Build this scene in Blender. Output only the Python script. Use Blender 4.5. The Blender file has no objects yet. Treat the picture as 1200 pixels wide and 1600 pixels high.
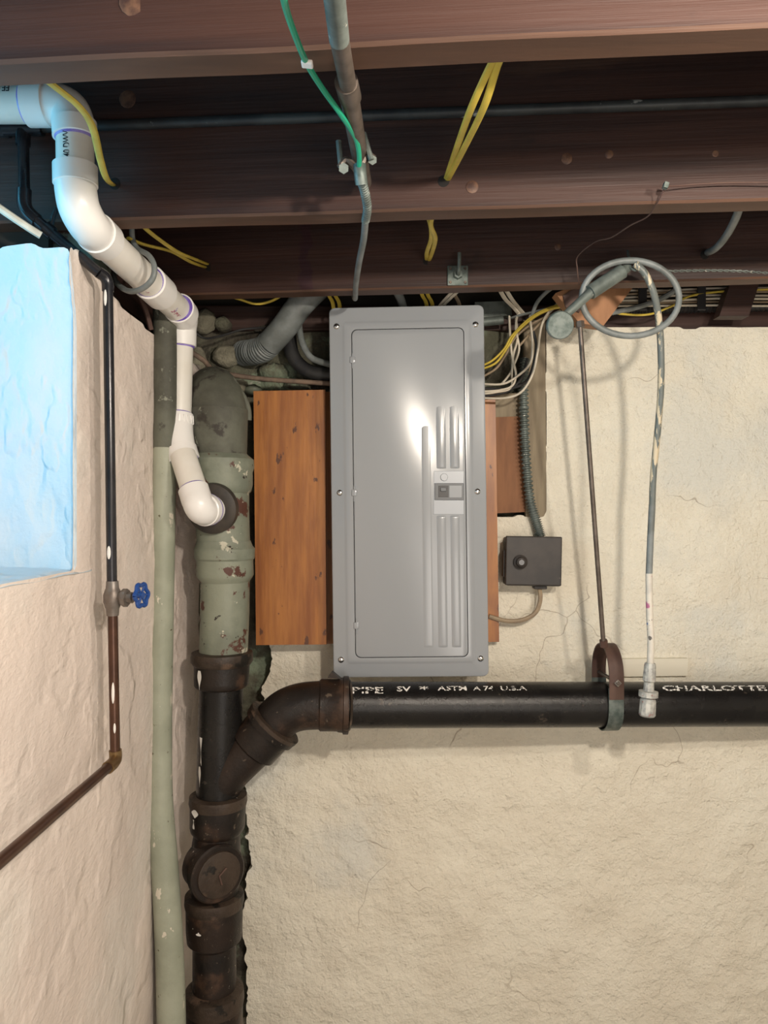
import bpy, bmesh, math, random
from mathutils import Vector, Matrix, noise
random.seed(7)
SC = bpy.context.scene
COL = SC.collection
F = 1200.0
# ------------------------------------------------------------------ camera
cd = bpy.data.cameras.new('camera'); cam = bpy.data.objects.new('camera', cd); COL.objects.link(cam)
cd.sensor_fit = 'VERTICAL'; cd.sensor_height = 24; cd.lens = 18.0; cd.clip_start = .02
cam.location = (0, 0, 0); cam.rotation_euler = (math.pi/2, 0, 0)
SC.camera = cam
# ------------------------------------------------------------------ world, lights, exposure
w = bpy.data.worlds.new('sky'); SC.world = w; w.use_nodes = True
bg = w.node_tree.nodes['Background']; bg.inputs[0].default_value = (.35, .68, 1.0, 1); bg.inputs[1].default_value = .8
def lamp(name, kind, loc, energy, color, size, rot=None, size_y=None):
    l = bpy.data.lights.new(name, kind); l.energy = energy; l.color = color
    if kind == 'AREA':
        l.size = size
        if size_y: l.shape = 'RECTANGLE'; l.size_y = size_y
    else: l.shadow_soft_size = size
    o = bpy.data.objects.new(name, l); COL.objects.link(o); o.location = loc
    if rot: o.rotation_euler = rot
    return o
WARM = (1.0, .89, .76)
lamp('bulb_light', 'POINT', (.44, .15, .44), 52, WARM, .035)
lamp('bulb_light', 'POINT', (.84, .42, .46), 24, WARM, .035)
lamp('fill_light', 'AREA', (.7, -1.1, -.60), 15, (1.0, .93, .86), 1.0, (math.radians(90), 0, math.radians(12)))  # unseen fill added behind the camera to brighten the lower walls
lamp('window_daylight', 'AREA', (-1.22, .80, .42), 11, (.08, .66, 1.0), .8, (0, math.radians(-84), 0), .8)
vs = SC.view_settings; SC.display_settings.display_device = 'sRGB'
vs.view_transform = 'Standard'; vs.look = 'None'; vs.gamma = 1; vs.exposure = .27; vs.use_curve_mapping = False

# ------------------------------------------------------------------ helpers
def P(px, py, d): return Vector(((px-600)/F*d, d, (800-py)/F*d))
WL = {}
def thing(name, label, cat, loc, group=None):
    o = bpy.data.objects.new(name, None); COL.objects.link(o); o.location = loc
    o.empty_display_size = .05
    o['label'] = label; o['category'] = cat
    if group: o['group'] = group
    WL[o.name] = Vector(loc)
    return o
class MB:
    def __init__(s): s.v = []; s.f = []
    def add(s, vs_, fs_):
        n = len(s.v); s.v += [Vector(a) for a in vs_]; s.f += [tuple(i+n for i in q) for q in fs_]; return s
    def tube(s, pts, r, n=12, seg=6, ry=None, smooth=True, caps=True, up=None):
        pts = [Vector(p) for p in pts]
        if smooth and len(pts) > 2:
            out = []; rr = []
            for i in range(len(pts)-1):
                p0 = pts[max(i-1, 0)]; p1 = pts[i]; p2 = pts[i+1]; p3 = pts[min(i+2, len(pts)-1)]
                for k in range(seg):
                    t = k/seg; t2 = t*t; t3 = t2*t
                    out.append(.5*((2*p1)+(-p0+p2)*t+(2*p0-5*p1+4*p2-p3)*t2+(-p0+3*p1-3*p2+p3)*t3)); rr.append(i+t)
            out.append(pts[-1]); rr.append(len(pts)-1)
        else: out = pts; rr = list(range(len(pts)))
        def rad(t):
            if callable(r): return r(t)
            if isinstance(r, (list, tuple)):
                i = min(int(t), len(r)-2); return r[i]+(r[i+1]-r[i])*(t-i)
            return r
        T = (out[1]-out[0]).normalized()
        a = Vector(up) if up else (Vector((0, 0, 1)) if abs(T.z) < .9 else Vector((1, 0, 0)))
        N = (a-T*a.dot(T)).normalized(); vs_ = []; m = len(out)
        for i, p in enumerate(out):
            if i == 0: T2 = T
            elif i == m-1: T2 = (out[i]-out[i-1]).normalized()
            else: T2 = (out[i+1]-out[i-1]).normalized() if (out[i+1]-out[i-1]).length > 1e-9 else T
            N = (N-T2*N.dot(T2)).normalized(); B = T2.cross(N); R = rad(rr[i]); R2 = R if ry is None else ry
            for k in range(n):
                an = 2*math.pi*k/n; vs_.append(p+N*(math.cos(an)*R2)+B*(math.sin(an)*R))
        fs = []
        for i in range(m-1):
            for k in range(n):
                a_ = i*n+k; b_ = i*n+(k+1) % n; fs.append((a_, b_, b_+n, a_+n))
        if caps:
            fs.append(tuple(range(n-1, -1, -1))); fs.append(tuple((m-1)*n+k for k in range(n)))
        return s.add(vs_, fs)
    def lathe(s, a, b, prof, n=40, wob=0):
        # prof: (t along a->b in 0..1, radius)
        a = Vector(a); b = Vector(b); T = (b-a).normalized(); u = Vector((0, 0, 1)) if abs(T.z) < .9 else Vector((0, 1, 0))
        N = (u-T*u.dot(T)).normalized(); B = T.cross(N); vs_ = []
        for t, R in prof:
            c = a+(b-a)*t
            for k in range(n):
                an = 2*math.pi*k/n; d = N*math.cos(an)+B*math.sin(an); q = c+d*R
                if wob: q = q+d*noise.noise(q*28)*wob
                vs_.append(q)
        fs = []; m = len(prof)
        for i in range(m-1):
            for k in range(n):
                p = i*n+k; q = i*n+(k+1) % n; fs.append((p, q, q+n, p+n))
        fs.append(tuple(range(n-1, -1, -1))); fs.append(tuple((m-1)*n+k for k in range(n)))
        return s.add(vs_, fs)
    def box(s, c, size, rot=None, bev=0.0):
        bm = bmesh.new(); bmesh.ops.create_cube(bm, size=1)
        for v in bm.verts: v.co = Vector((v.co.x*size[0], v.co.y*size[1], v.co.z*size[2]))
        if bev: bmesh.ops.bevel(bm, geom=bm.edges[:], offset=bev, segments=2, affect='EDGES', profile=.5)
        M = rot if rot is not None else Matrix.Identity(3); c = Vector(c)
        bm.verts.index_update(); vs_ = [M @ v.co + c for v in bm.verts]; fs = [tuple(v.index for v in f.verts) for f in bm.faces]; bm.free()
        return s.add(vs_, fs)
    def prism(s, poly, off):     # polygon of 3d points extruded by vector
        off = Vector(off); n = len(poly); vs_ = [Vector(p) for p in poly]+[Vector(p)+off for p in poly]
        fs = [tuple(range(n-1, -1, -1)), tuple(range(n, 2*n))]+[(i, (i+1) % n, (i+1) % n+n, i+n) for i in range(n)]
        return s.add(vs_, fs)
    def sphere(s, c, r, n=10, sq=(1, 1, 1)):
        c = Vector(c); vs_ = []; fs = []; m = n//2+1
        for i in range(1, m):
            th = math.pi*i/m
            for k in range(n):
                ph = 2*math.pi*k/n; vs_.append(c+Vector((math.sin(th)*math.cos(ph)*r*sq[0], math.sin(th)*math.sin(ph)*r*sq[1], math.cos(th)*r*sq[2])))
        t = len(vs_); vs_.append(c+Vector((0, 0, r*sq[2]))); vs_.append(c-Vector((0, 0, r*sq[2])))
        for i in range(m-2):
            for k in range(n): fs.append((i*n+k, (i+1)*n+k, (i+1)*n+(k+1) % n, i*n+(k+1) % n))
        for k in range(n): fs.append((t, k, (k+1) % n)); fs.append((t+1, (m-2)*n+(k+1) % n, (m-2)*n+k))
        return s.add(vs_, fs)
    def build(s, name, mat, parent=None, label=None, cat=None, group=None, kind=None, smooth=True, ang=38, fix=True, loc=None):
        if parent is not None: base = WL[parent.name]
        elif loc is not None: base = Vector(loc)
        else:
            xs = [v.x for v in s.v]; ys = [v.y for v in s.v]; zs = [v.z for v in s.v]
            base = Vector(((min(xs)+max(xs))/2, (min(ys)+max(ys))/2, min(zs)))
        me = bpy.data.meshes.new(name); me.from_pydata([tuple(v-base) for v in s.v], [], s.f)
        if fix:
            bm = bmesh.new(); bm.from_mesh(me); bmesh.ops.recalc_face_normals(bm, faces=bm.faces[:]); bm.to_mesh(me); bm.free()
        if smooth:
            me.polygons.foreach_set('use_smooth', [True]*len(me.polygons)); me.set_sharp_from_angle(angle=math.radians(ang))
        if mat: me.materials.append(mat)
        o = bpy.data.objects.new(name, me); COL.objects.link(o)
        if parent is not None: o.parent = parent; WL[o.name] = base
        else: o.location = base; WL[o.name] = base
        if label: o['label'] = label
        if cat: o['category'] = cat
        if group: o['group'] = group
        if kind: o['kind'] = kind
        return o

# ------------------------------------------------------------------ materials
def N(nt, t, **kw):
    n = nt.nodes.new(t)
    for k, v in kw.items(): setattr(n, k, v)
    return n
def mat(name, c1, c2=None, scale=8, stretch=(1, 1, 1), rough=.6, metal=0, bumps=(), patches=(), rough2=None, spec=.5, lo=.35, hi=.65, detail=5, cracks=None, coat=0):
    """bumps: (scale, strength, distance, stretch) ; patches: (colour, scale, threshold, softness, stretch)"""
    m = bpy.data.materials.new(name); m.use_nodes = True; nt = m.node_tree; L = nt.links
    b = nt.nodes['Principled BSDF']; tc = N(nt, 'ShaderNodeTexCoord')
    def co(st):
        mp = N(nt, 'ShaderNodeMapping'); mp.inputs['Scale'].default_value = st; L.new(tc.outputs['Object'], mp.inputs[0]); return mp.outputs[0]
    def nz(sc, st, det=detail):
        n = N(nt, 'ShaderNodeTexNoise'); n.inputs['Scale'].default_value = sc; n.inputs['Detail'].default_value = det; n.inputs['Roughness'].default_value = .6
        L.new(co(st), n.inputs[0]); return n.outputs[0]
    def rmp(src, a, b_):
        r = N(nt, 'ShaderNodeMapRange'); r.interpolation_type = 'SMOOTHSTEP'; r.inputs[1].default_value = a; r.inputs[2].default_value = b_; L.new(src, r.inputs[0]); return r.outputs[0]
    def mix(f, a, c):
        x = N(nt, 'ShaderNodeMix', data_type='RGBA'); L.new(f, x.inputs[0])
        if isinstance(a, tuple): x.inputs[6].default_value = a+(1,)
        else: L.new(a, x.inputs[6])
        x.inputs[7].default_value = c+(1,); return x.outputs[2]
    col = c1
    if c2 is not None: col = mix(rmp(nz(scale, stretch), lo, hi), c1, c2)
    for p in patches:
        pc, ps, th, sf = p[:4]; st = p[4] if len(p) > 4 else (1, 1, 1)
        col = mix(rmp(nz(ps, st), th, th+sf), col, pc)
    if cracks:
        cc, cs, wid = cracks
        v = N(nt, 'ShaderNodeTexVoronoi', feature='DISTANCE_TO_EDGE'); v.inputs['Scale'].default_value = cs
        ad = N(nt, 'ShaderNodeVectorMath', operation='ADD'); nn = N(nt, 'ShaderNodeTexNoise'); nn.inputs['Scale'].default_value = 9; L.new(co((1, 1, 1)), nn.inputs[0])
        sc_ = N(nt, 'ShaderNodeVectorMath', operation='SCALE'); sc_.inputs[3].default_value = .16; L.new(nn.outputs[1], sc_.inputs[0])
        L.new(tc.outputs['Object'], ad.inputs[0]); L.new(sc_.outputs[0], ad.inputs[1]); L.new(ad.outputs[0], v.inputs[0])
        e = rmp(v.outputs[0], wid, 0.0); g = rmp(nz(3.1, (1, 1, 1), 2), .54, .62)
        mm = N(nt, 'ShaderNodeMath', operation='MULTIPLY'); L.new(e, mm.inputs[0]); L.new(g, mm.inputs[1])
        m2 = N(nt, 'ShaderNodeMath', operation='MULTIPLY'); L.new(mm.outputs[0], m2.inputs[0]); m2.inputs[1].default_value = .6
        col = mix(m2.outputs[0], col, cc)
    if isinstance(col, tuple): b.inputs['Base Color'].default_value = col+(1,)
    else: L.new(col, b.inputs['Base Color'])
    b.inputs['Metallic'].default_value = metal; b.inputs['Roughness'].default_value = rough
    b.inputs['Specular IOR Level'].default_value = spec; b.inputs['Coat Weight'].default_value = coat
    if rough2 is not None:
        r = N(nt, 'ShaderNodeMapRange'); r.inputs[1].default_value = .35; r.inputs[2].default_value = .65; r.inputs[3].default_value = rough; r.inputs[4].default_value = rough2
        L.new(nz(14, (1, 1, 1)), r.inputs[0]); L.new(r.outputs[0], b.inputs['Roughness'])
    prev = None
    for bp in bumps:
        bs, st, di = bp[:3]; sx = bp[3] if len(bp) > 3 else (1, 1, 1); rd = bp[4] if len(bp) > 4 else None
        bn = N(nt, 'ShaderNodeBump'); bn.inputs['Strength'].default_value = st; bn.inputs['Distance'].default_value = di
        L.new(rmp(nz(bs, sx, 3), rd, rd+.05) if rd else nz(bs, sx), bn.inputs['Height'])
        if prev: L.new(prev, bn.inputs['Normal'])
        prev = bn.outputs[0]
    if prev: L.new(prev, b.inputs['Normal'])
    return m
M = {}
M['plaster'] = mat('cream_plaster', (.82, .78, .66), (.76, .71, .59), 5, rough=.75, bumps=((12, .6, .012), (4, .5, .0022, (1, 1, 1), .57), (48, .9, .0075), (150, .9, .0032)), patches=(((.70, .69, .62), 1.6, .55, .12), ((.22, .17, .12), 46, .74, .03)), cracks=((.25, .19, .13), 2.7, .006))
M['plaster_left'] = mat('pinkish_plaster', (.80, .70, .63), (.73, .64, .58), 4, rough=.6, bumps=((4, .4, .015, (1, .5, .8)), (5, .7, .0042, (1, .55, .6), .54), (10, .7, .0035, (1, .6, .45), .62), (8, .6, .0035, (1, .4, .6), .42), (36, .6, .0045, (1, .6, .9)), (110, .8, .0032, (1, .6, 1))), patches=(((.78, .72, .66), 2.2, .5, .15),))
M['plaster_daylight_tint'] = mat('daylight_tinted_plaster', (.56, .68, .76), (.62, .70, .78), 4, rough=.6, bumps=((5, .6, .016), (6, .7, .004, (1, 1, .5), .5), (10, .6, .003, (1, 1, .5), .58), (90, .6, .0028)))  # whitewash with the blue of the daylight put into its colour
M['rubble'] = mat('rubble_stone', (.13, .13, .09), (.07, .06, .045), 9, rough=.9, bumps=((22, .9, .02), (90, .6, .006)), patches=(((.20, .24, .17), 6, .54, .08), ((.42, .40, .34), 12, .66, .06)))
M['stone'] = mat('pale_stone', (.30, .28, .21), (.15, .14, .10), 12, rough=.9, bumps=((30, .8, .01), (120, .5, .003)))
M['wood_dark'] = mat('dark_joist_wood', (.047, .0185, .0125), (.022, .0085, .0065), 3.2, stretch=(.25, 1, 5), rough=.6, bumps=((14, .35, .004, (.12, 1, 6)), (60, .3, .001, (.1, 1, 5))), patches=(((.075, .035, .02), 2.2, .58, .12, (.5, 1, 4)), ((.018, .008, .006), 4, .66, .08, (1, 1, 1)), ((.36, .30, .25), 26, .76, .03)))
M['wood_edge'] = mat('lighter_brown_joist_edge', (.12, .058, .034), (.07, .034, .021), 3.2, stretch=(.25, 3, 5), rough=.6, bumps=((14, .35, .004, (.12, 1, 6)),), patches=(((.17, .09, .055), 3, .58, .12, (.3, 1, 4)), ((.36, .30, .25), 30, .76, .03)))  # lighter brown, used on the joist undersides
M['wood_block'] = mat('orange_block_wood', (.38, .18, .08), (.27, .12, .05), 6, stretch=(2, 1, .5), rough=.6, bumps=((30, .3, .002, (3, 1, .3)),))
M['ply'] = mat('varnished_plywood', (.42, .165, .036), (.24, .078, .017), 11, stretch=(3, 1, .30), rough=.42, lo=.3, hi=.7, bumps=((40, .25, .0015, (4, 1, .3)),), patches=(((.20, .07, .022), 4, .52, .18, (1.5, 1, .5)), ((.10, .035, .015), 22, .64, .04, (1.6, 1, .7))))
M['ply_end'] = mat('plywood_edge', (.22, .09, .035), (.13, .05, .02), 30, stretch=(1, 6, 1), rough=.7)
M['board_grey'] = mat('weathered_board', (.30, .25, .17), (.20, .16, .11), 7, stretch=(4, 1, .4), rough=.8, bumps=((30, .4, .003, (4, 1, .3)),), patches=(((.09, .05, .03), 14, .66, .05),))
M['board_brown'] = mat('brown_board', (.27, .12, .05), (.17, .07, .03), 6, stretch=(3, 1, .5), rough=.7, bumps=((30, .3, .002, (3, 1, .4)),), patches=(((.06, .015, .012), 9, .62, .04), ((.40, .33, .22), 11, .7, .04)))
M['panel'] = mat('grey_enamel', (.30, .32, .342), rough=.21, bumps=((260, .05, .0003),), spec=.5)
M['panel_plate'] = mat('pale_grey_enamel', (.40, .43, .47), rough=.3)
M['dark_grey'] = mat('dark_grey_plastic', (.10, .11, .12), rough=.4)
M['black_plastic'] = mat('black_plastic', (.02, .02, .022), rough=.4)
M['chrome'] = mat('bright_steel', (.75, .75, .74), rough=.22, metal=1)
M['galv'] = mat('galvanised_steel', (.17, .20, .185), (.07, .095, .085), 40, rough=.5, metal=.3, bumps=((80, .15, .001),))
M['galv_dull'] = mat('dull_galvanised_steel', (.17, .20, .185), (.10, .12, .11), 25, rough=.55, metal=.3, bumps=((90, .3, .001),), patches=(((.55, .53, .46), 60, .66, .04),))
M['iron_black'] = mat('black_pipe_coating', (.008, .0075, .0075), (.014, .013, .012), 12, rough=.22, rough2=.32, bumps=((340, .5, .0011), (30, .1, .001)), patches=(((.05, .04, .032), 30, .66, .04), ((.45, .42, .38), 90, .75, .01)), spec=.35)
M['iron_rust'] = mat('rusty_black_iron', (.010, .008, .007), (.024, .015, .011), 9, rough=.34, rough2=.55, bumps=((40, .4, .003), (160, .3, .001)), spec=.38, patches=(((.060, .034, .022), 8, .54, .10), ((.004, .004, .004), 5, .55, .10), ((.10, .075, .055), 55, .64, .04), ((.62, .58, .50), 60, .715, .008)))
M['iron_rim'] = mat('brown_rust_rim', (.055, .038, .027), (.026, .018, .013), 12, rough=.5, bumps=((50, .7, .004),), spec=.4, patches=(((.10, .065, .045), 12, .56, .08), ((.012, .010, .008), 20, .58, .05), ((.6, .56, .48), 55, .72, .01)))
M['iron_green'] = mat('green_painted_iron', (.24, .26, .20), (.16, .18, .14), 7, rough=.55, bumps=((26, .4, .004), (120, .35, .0015)), patches=(((.15, .165, .125), 5, .52, .10), ((.085, .033, .022), 16, .585, .03), ((.50, .48, .38), 26, .64, .02), ((.03, .022, .018), 44, .66, .02)))
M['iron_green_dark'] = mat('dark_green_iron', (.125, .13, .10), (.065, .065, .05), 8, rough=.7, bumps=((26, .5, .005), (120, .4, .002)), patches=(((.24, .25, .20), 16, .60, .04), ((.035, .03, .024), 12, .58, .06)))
M['green_tube'] = mat('grey_green_paint', (.36, .38, .30), (.28, .30, .23), 7, rough=.55, bumps=((12, .35, .006), (90, .35, .002)), patches=(((.20, .23, .18), 5, .55, .1, (1, 1, .4)), ((.62, .58, .48), 26, .63, .02, (1, 1, .5)), ((.10, .09, .05), 60, .68, .02)))
M['pvc'] = mat('white_pvc', (.80, .78, .73), (.74, .71, .64), 6, rough=.28, bumps=((30, .04, .001),), patches=(((.45, .36, .26), 40, .77, .03), ((.30, .24, .55), 13, .70, .03, (1, 1, 1))))
M['pvc_fit'] = mat('white_pvc_fitting', (.84, .83, .81), rough=.3)
M['purple'] = mat('purple_primer', (.14, .08, .42), (.32, .26, .60), 20, rough=.4)
M['ink'] = mat('black_ink', (.03, .03, .035), rough=.6)
M['ink_red'] = mat('faded_red_ink', (.38, .10, .16), rough=.6)
M['white_ink'] = mat('worn_white_stencil', (.80, .78, .74), rough=.6)
M['rubber'] = mat('black_rubber', (.022, .02, .018), (.05, .04, .03), 16, rough=.6)
M['copper_black'] = mat('blackened_pipe', (.014, .014, .017), (.03, .03, .035), 10, rough=.25, metal=.3)
M['copper'] = mat('tarnished_copper', (.11, .055, .035), (.07, .035, .024), 14, rough=.34, metal=.6, patches=(((.62, .58, .5), 30, .74, .02),))
M['copper_grey'] = mat('grey_tarnished_brass', (.22, .20, .18), (.15, .12, .10), 20, rough=.45, metal=.5)
M['brass'] = mat('brass_joint', (.28, .19, .09), (.18, .11, .05), 20, rough=.4, metal=.7)
M['blue'] = mat('blue_enamel', (.015, .06, .24), rough=.35)
M['yellow'] = mat('yellow_cable_jacket', (.62, .47, .07), (.50, .38, .05), 20, rough=.5)
M['white_cable'] = mat('white_cable_jacket', (.76, .71, .60), (.62, .56, .46), 20, rough=.55)
M['grey_cable'] = mat('grey_cable_jacket', (.20, .22, .22), (.13, .145, .14), 20, rough=.5)
M['black_cable'] = mat('black_cable_jacket', (.018, .018, .02), (.03, .03, .03), 20, rough=.5)
M['tan_cable'] = mat('tan_cable_jacket', (.34, .26, .17), (.22, .17, .12), 20, rough=.6)
M['cloth_cable'] = mat('old_braided_cable', (.20, .14, .10), (.12, .085, .065), 40, rough=.8)
M['green_wire'] = mat('green_wire_jacket', (.01, .33, .19), rough=.35)
M['rust'] = mat('brown_rusted_strap', (.10, .055, .04), (.07, .035, .028), 14, rough=.6, bumps=((60, .2, .001),))
M['rod'] = mat('steel_rod', (.16, .13, .11), (.10, .08, .065), 30, rough=.45, metal=.5)
M['pipe_dim'] = mat('grimy_iron_pipe', (.045, .05, .05), (.02, .022, .024), 12, rough=.5, metal=.2, patches=(((.30, .31, .29), 26, .63, .05),))
M['box_black'] = mat('black_metal_box', (.035, .028, .024), (.018, .015, .014), 14, rough=.5, bumps=((60, .3, .001),), patches=(((.11, .085, .065), 20, .66, .05),))
M['tube_grey'] = mat('paint_splashed_tube', (.11, .13, .125), (.15, .165, .155), 12, rough=.45, patches=(((.55, .47, .33), 9, .52, .03, (8, 8, 1)),))
M['tube_white'] = mat('white_splashed_tube', (.66, .62, .54), (.55, .52, .46), 30, rough=.6, patches=(((.45, .14, .26), 14, .58, .03), ((.04, .12, .32), 17, .63, .03), ((.12, .11, .10), 50, .62, .03)))
M['fitting_paint'] = mat('paint_crusted_brass', (.52, .52, .48), (.28, .28, .27), 60, rough=.6, metal=.2, bumps=((90, .6, .002),), patches=(((.30, .13, .11), 70, .6, .05),))
M['core'] = mat('dark_masonry', (.03, .027, .022), rough=.95)
M['smoke_glass'] = mat('smoky_glass', (.06, .055, .05), rough=.15)
M['hole'] = mat('hole_dark', (.01, .008, .007), rough=.9)
M['floor'] = mat('concrete_floor', (.36, .34, .31), (.28, .27, .25), 4, rough=.8, bumps=((30, .3, .003),))
M['sub'] = mat('subfloor_board_wood', (.10, .05, .035), (.06, .03, .022), 4, stretch=(1, .3, 1), rough=.7)
M['painted_batten'] = mat('cream_painted_wood', (.74, .70, .58), rough=.6, bumps=((60, .3, .001),))
M['frame_white'] = mat('white_window_paint', (.7, .7, .68), rough=.5)
gl = bpy.data.materials.new('window_glass'); gl.use_nodes = True; gn = gl.node_tree; gn.nodes.remove(gn.nodes['Principled BSDF'])
g1 = gn.nodes.new('ShaderNodeBsdfTransparent'); g2 = gn.nodes.new('ShaderNodeBsdfGlossy'); g2.inputs['Roughness'].default_value = .03
g3 = gn.nodes.new('ShaderNodeMixShader'); g4 = gn.nodes.new('ShaderNodeFresnel'); g4.inputs[0].default_value = 1.45
gn.links.new(g4.outputs[0], g3.inputs[0]); gn.links.new(g1.outputs[0], g3.inputs[1]); gn.links.new(g2.outputs[0], g3.inputs[2]); gn.links.new(g3.outputs[0], gn.nodes['Material Output'].inputs[0]); M['glass'] = gl

XL = -.535; WB = 2.07; ZF = -1.55; ZC = .77; ZJ = .52
def fz(x, y, z, s): return noise.noise(Vector((x*s, y*s, z*s)))
# ------------------------------------------------------------------ room shell
def boundary_smooth(bm, it=4, amt=.6):
    for _ in range(it):
        bv = [v for v in bm.verts if v.is_boundary]; new = {}
        for v in bv:
            nb = [e.other_vert(v).co for e in v.link_edges if e.is_boundary]
            if len(nb) == 2: new[v] = v.co.lerp((nb[0]+nb[1])/2, amt)
        for v, c in new.items(): v.co = c
def grid_wall(name, us, vs_, fn, keep, mat_, thick=None, nrm=None, parent=None, kind='structure'):
    bm = bmesh.new(); G = [[bm.verts.new(fn(u, v)) for v in vs_] for u in us]
    for i in range(len(us)-1):
        for j in range(len(vs_)-1):
            if keep is None or keep((us[i]+us[i+1])/2, (vs_[j]+vs_[j+1])/2):
                bm.faces.new((G[i][j], G[i+1][j], G[i+1][j+1], G[i][j+1]))
    bmesh.ops.delete(bm, geom=[v for v in bm.verts if not v.link_faces], context='VERTS')
    boundary_smooth(bm, 2, .5)
    if thick:
        be = [e for e in bm.edges if e.is_boundary and not (name == 'wall_left' and all(v.co.y < WD1+.02 and v.co.z > WZ0-.02 for v in e.verts))]; r = bmesh.ops.extrude_edge_only(bm, edges=be)
        for v in [g for g in r['geom'] if isinstance(g, bmesh.types.BMVert)]: v.co += Vector(nrm)*thick
    me = bpy.data.meshes.new(name); bm.normal_update(); bm.to_mesh(me); bm.free()
    me.polygons.foreach_set('use_smooth', [True]*len(me.polygons)); me.set_sharp_from_angle(angle=math.radians(50))
    me.materials.append(mat_); o = bpy.data.objects.new(name, me); COL.objects.link(o); WL[o.name] = Vector((0, 0, 0))
    if parent is not None: o.parent = parent
    elif kind: o['kind'] = kind
    return o
def rng(a, b, st): n = max(1, int(round((b-a)/st))); return [a+(b-a)*i/n for i in range(n+1)]
def ZX(px, d): return (px-600)/F*d
def ZY(py, d): return (800-py)/F*d
# back wall plaster : ragged left edge along the stack, stepped top
def back_keep(x, z):
    jx = .010*fz(x, 1, z, 13)+.009*fz(x, 5, z, 37)+.005*fz(x, 9, z, 85)+.014*fz(1, 3, z, 5)
    xl = ZX(384, WB)+jx
    if z > ZY(1135, WB): xl = ZX(402, WB)+jx*1.6
    if z > ZY(1100, WB): xl = ZX(420, WB)+jx*2.2
    if x < xl: return False
    if x > ZX(853, WB)+.3*jx: return z < .497+.006*fz(x, 7, z, 14)
    if x > ZX(772, WB): return z < ZY(806, WB)+.4*jx
    return z < ZY(1003, WB)+jx
def back_fn(x, z):
    lump = .006*fz(x, 2, z, 5)+.003*fz(x, 9, z, 14)
    k = 1 if z > ZY(1120, WB) else 1.6
    return (x, WB-lump*k-.0012*fz(x, 4, z, 40)*k, z)
us = rng(-.42, 1.12, .0055)+[1.3, 1.6, 2.0, 2.4, 2.8]
wb = grid_wall('wall_back', us, rng(-1.4, .52, .0055), back_fn, back_keep, M['plaster'], .035, (0, 1, 0))
# rubble behind
def rub_fn(x, z): return (x, 2.135-.022*fz(x, 1, z, 11)-.02*abs(fz(x, 3, z, 24)), z)
rb = grid_wall('rubble', rng(-.62, .50, .012), rng(-1.4, .50, .012), rub_fn, None, M['rubble'], parent=wb)
MB().box((.95, 2.22, -.43), (3.8, .06, 2.3)).build('masonry_core', M['core'], wb, smooth=False)
MB().box((.95, 2.12, -1.475), (3.8, .09, .15)).build('wall_footing', M['plaster'], wb, smooth=False)
# individual stones that show beside the sill
def stone(px, py, rx, ry, d, m, name='stone', parent=wb, dz=.03):
    b = MB(); c = P(px, py, d+.018); n = 9; vs_ = []
    for ring, (k, off) in enumerate(((1.0, .02), (.92, .0), (.6, -.010), (.0, -.013))):
        if k == 0: vs_.append(c+Vector((0, off, 0))); continue
        for i in range(n):
            a = 2*math.pi*i/n; q = 1+.28*fz(math.cos(a)+px, math.sin(a), py, 1.7)
            vs_.append(c+Vector((math.cos(a)*rx*d/F*k*q, off+(.004*fz(a, px, ring, 3)), math.sin(a)*ry*d/F*k*q)))
    fs = []
    for r in range(2):
        for i in range(n): fs.append((r*n+i, r*n+(i+1) % n, (r+1)*n+(i+1) % n, (r+1)*n+i))
    for i in range(n): fs.append((2*n+i, 2*n+(i+1) % n, 3*n))
    b.add(vs_, fs); return b.build(name, m, parent, ang=60)
for a in ((352, 555, 24, 19, 2.08, 'stone'), (318, 500, 18, 20, 2.06, 'stone'), (347, 505, 15, 13, 2.07, 'rubble'), (308, 560, 12, 22, 2.06, 'stone'),
          (372, 603, 15, 12, 2.08, 'stone'), (425, 580, 26, 15, 2.09, 'rubble'), (400, 540, 22, 12, 2.10, 'iron_green'), (465, 600, 24, 11, 2.09, 'rubble'),
          (395, 608, 14, 8, 2.08, 'iron_green'), (500, 575, 14, 12, 2.09, 'rubble'), (310, 600, 12, 16, 2.07, 'rubble'), (420, 515, 26, 9, 2.10, 'rubble')):
    stone(*a[:5], M[a[5]])
# left wall
WD0, WD1, WZ0, WZ1 = .35, 1.335, -.100, .468
def left_x(d): return XL+max(0, d-1.86)*.22
def left_keep(d, z):
    j = .008*fz(1, d, z, 20)+.005*fz(4, d, z, 55)
    if z > .455+.02*fz(2, d, 0, 9)-.03*max(0, min(1, (d-1.4)*8))-.10*max(0, d-1.62): return False
    if d > 2.085+.6*j: return False
    if d > 2.05+j*1.5 and z > ZY(1000, 2.07): return False
    if WD0 < d < WD1-.006+.006*fz(3, 0, z, 7)-max(0, z-.33)*.25 and WZ0 < z: return False
    return True
def left_fn(d, z):
    near = 0
    e = max(abs(min(0, d-WD1)), 0)
    rr = max(0, 1-abs(d-WD1)/.03) if z > WZ0-.02 else 0
    lump = .008*fz(1, d*.7, z*.9, 5)+.0035*fz(6, d*.8, z*.9, 12)+.0010*fz(8, d*.8, z, 45)
    if d > 1.9: lump += .005*fz(2, d, z, 12)
    return (left_x(d)+lump*(1-rr)-.004*rr*rr, d, z)
wl = grid_wall('wall_left', [-2.5, -1.8, -1, -.4, 0, .2]+rng(.34, 2.12, .008), rng(-1.4, .50, .008), left_fn, left_keep, M['plaster_left'], .014, (-1, 0, 0))
MB().box((-.60, -.2, -1.475), (.12, 4.7, .15)).build('wall_footing', M['plaster_left'], wl, smooth=False)
MB().box((-.70, 1.83, -.43), (.15, .80, 2.26)).build('masonry_core', M['core'], wl, smooth=False)  # unseen block added behind the thin wall to stop sky light leaking in
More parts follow.
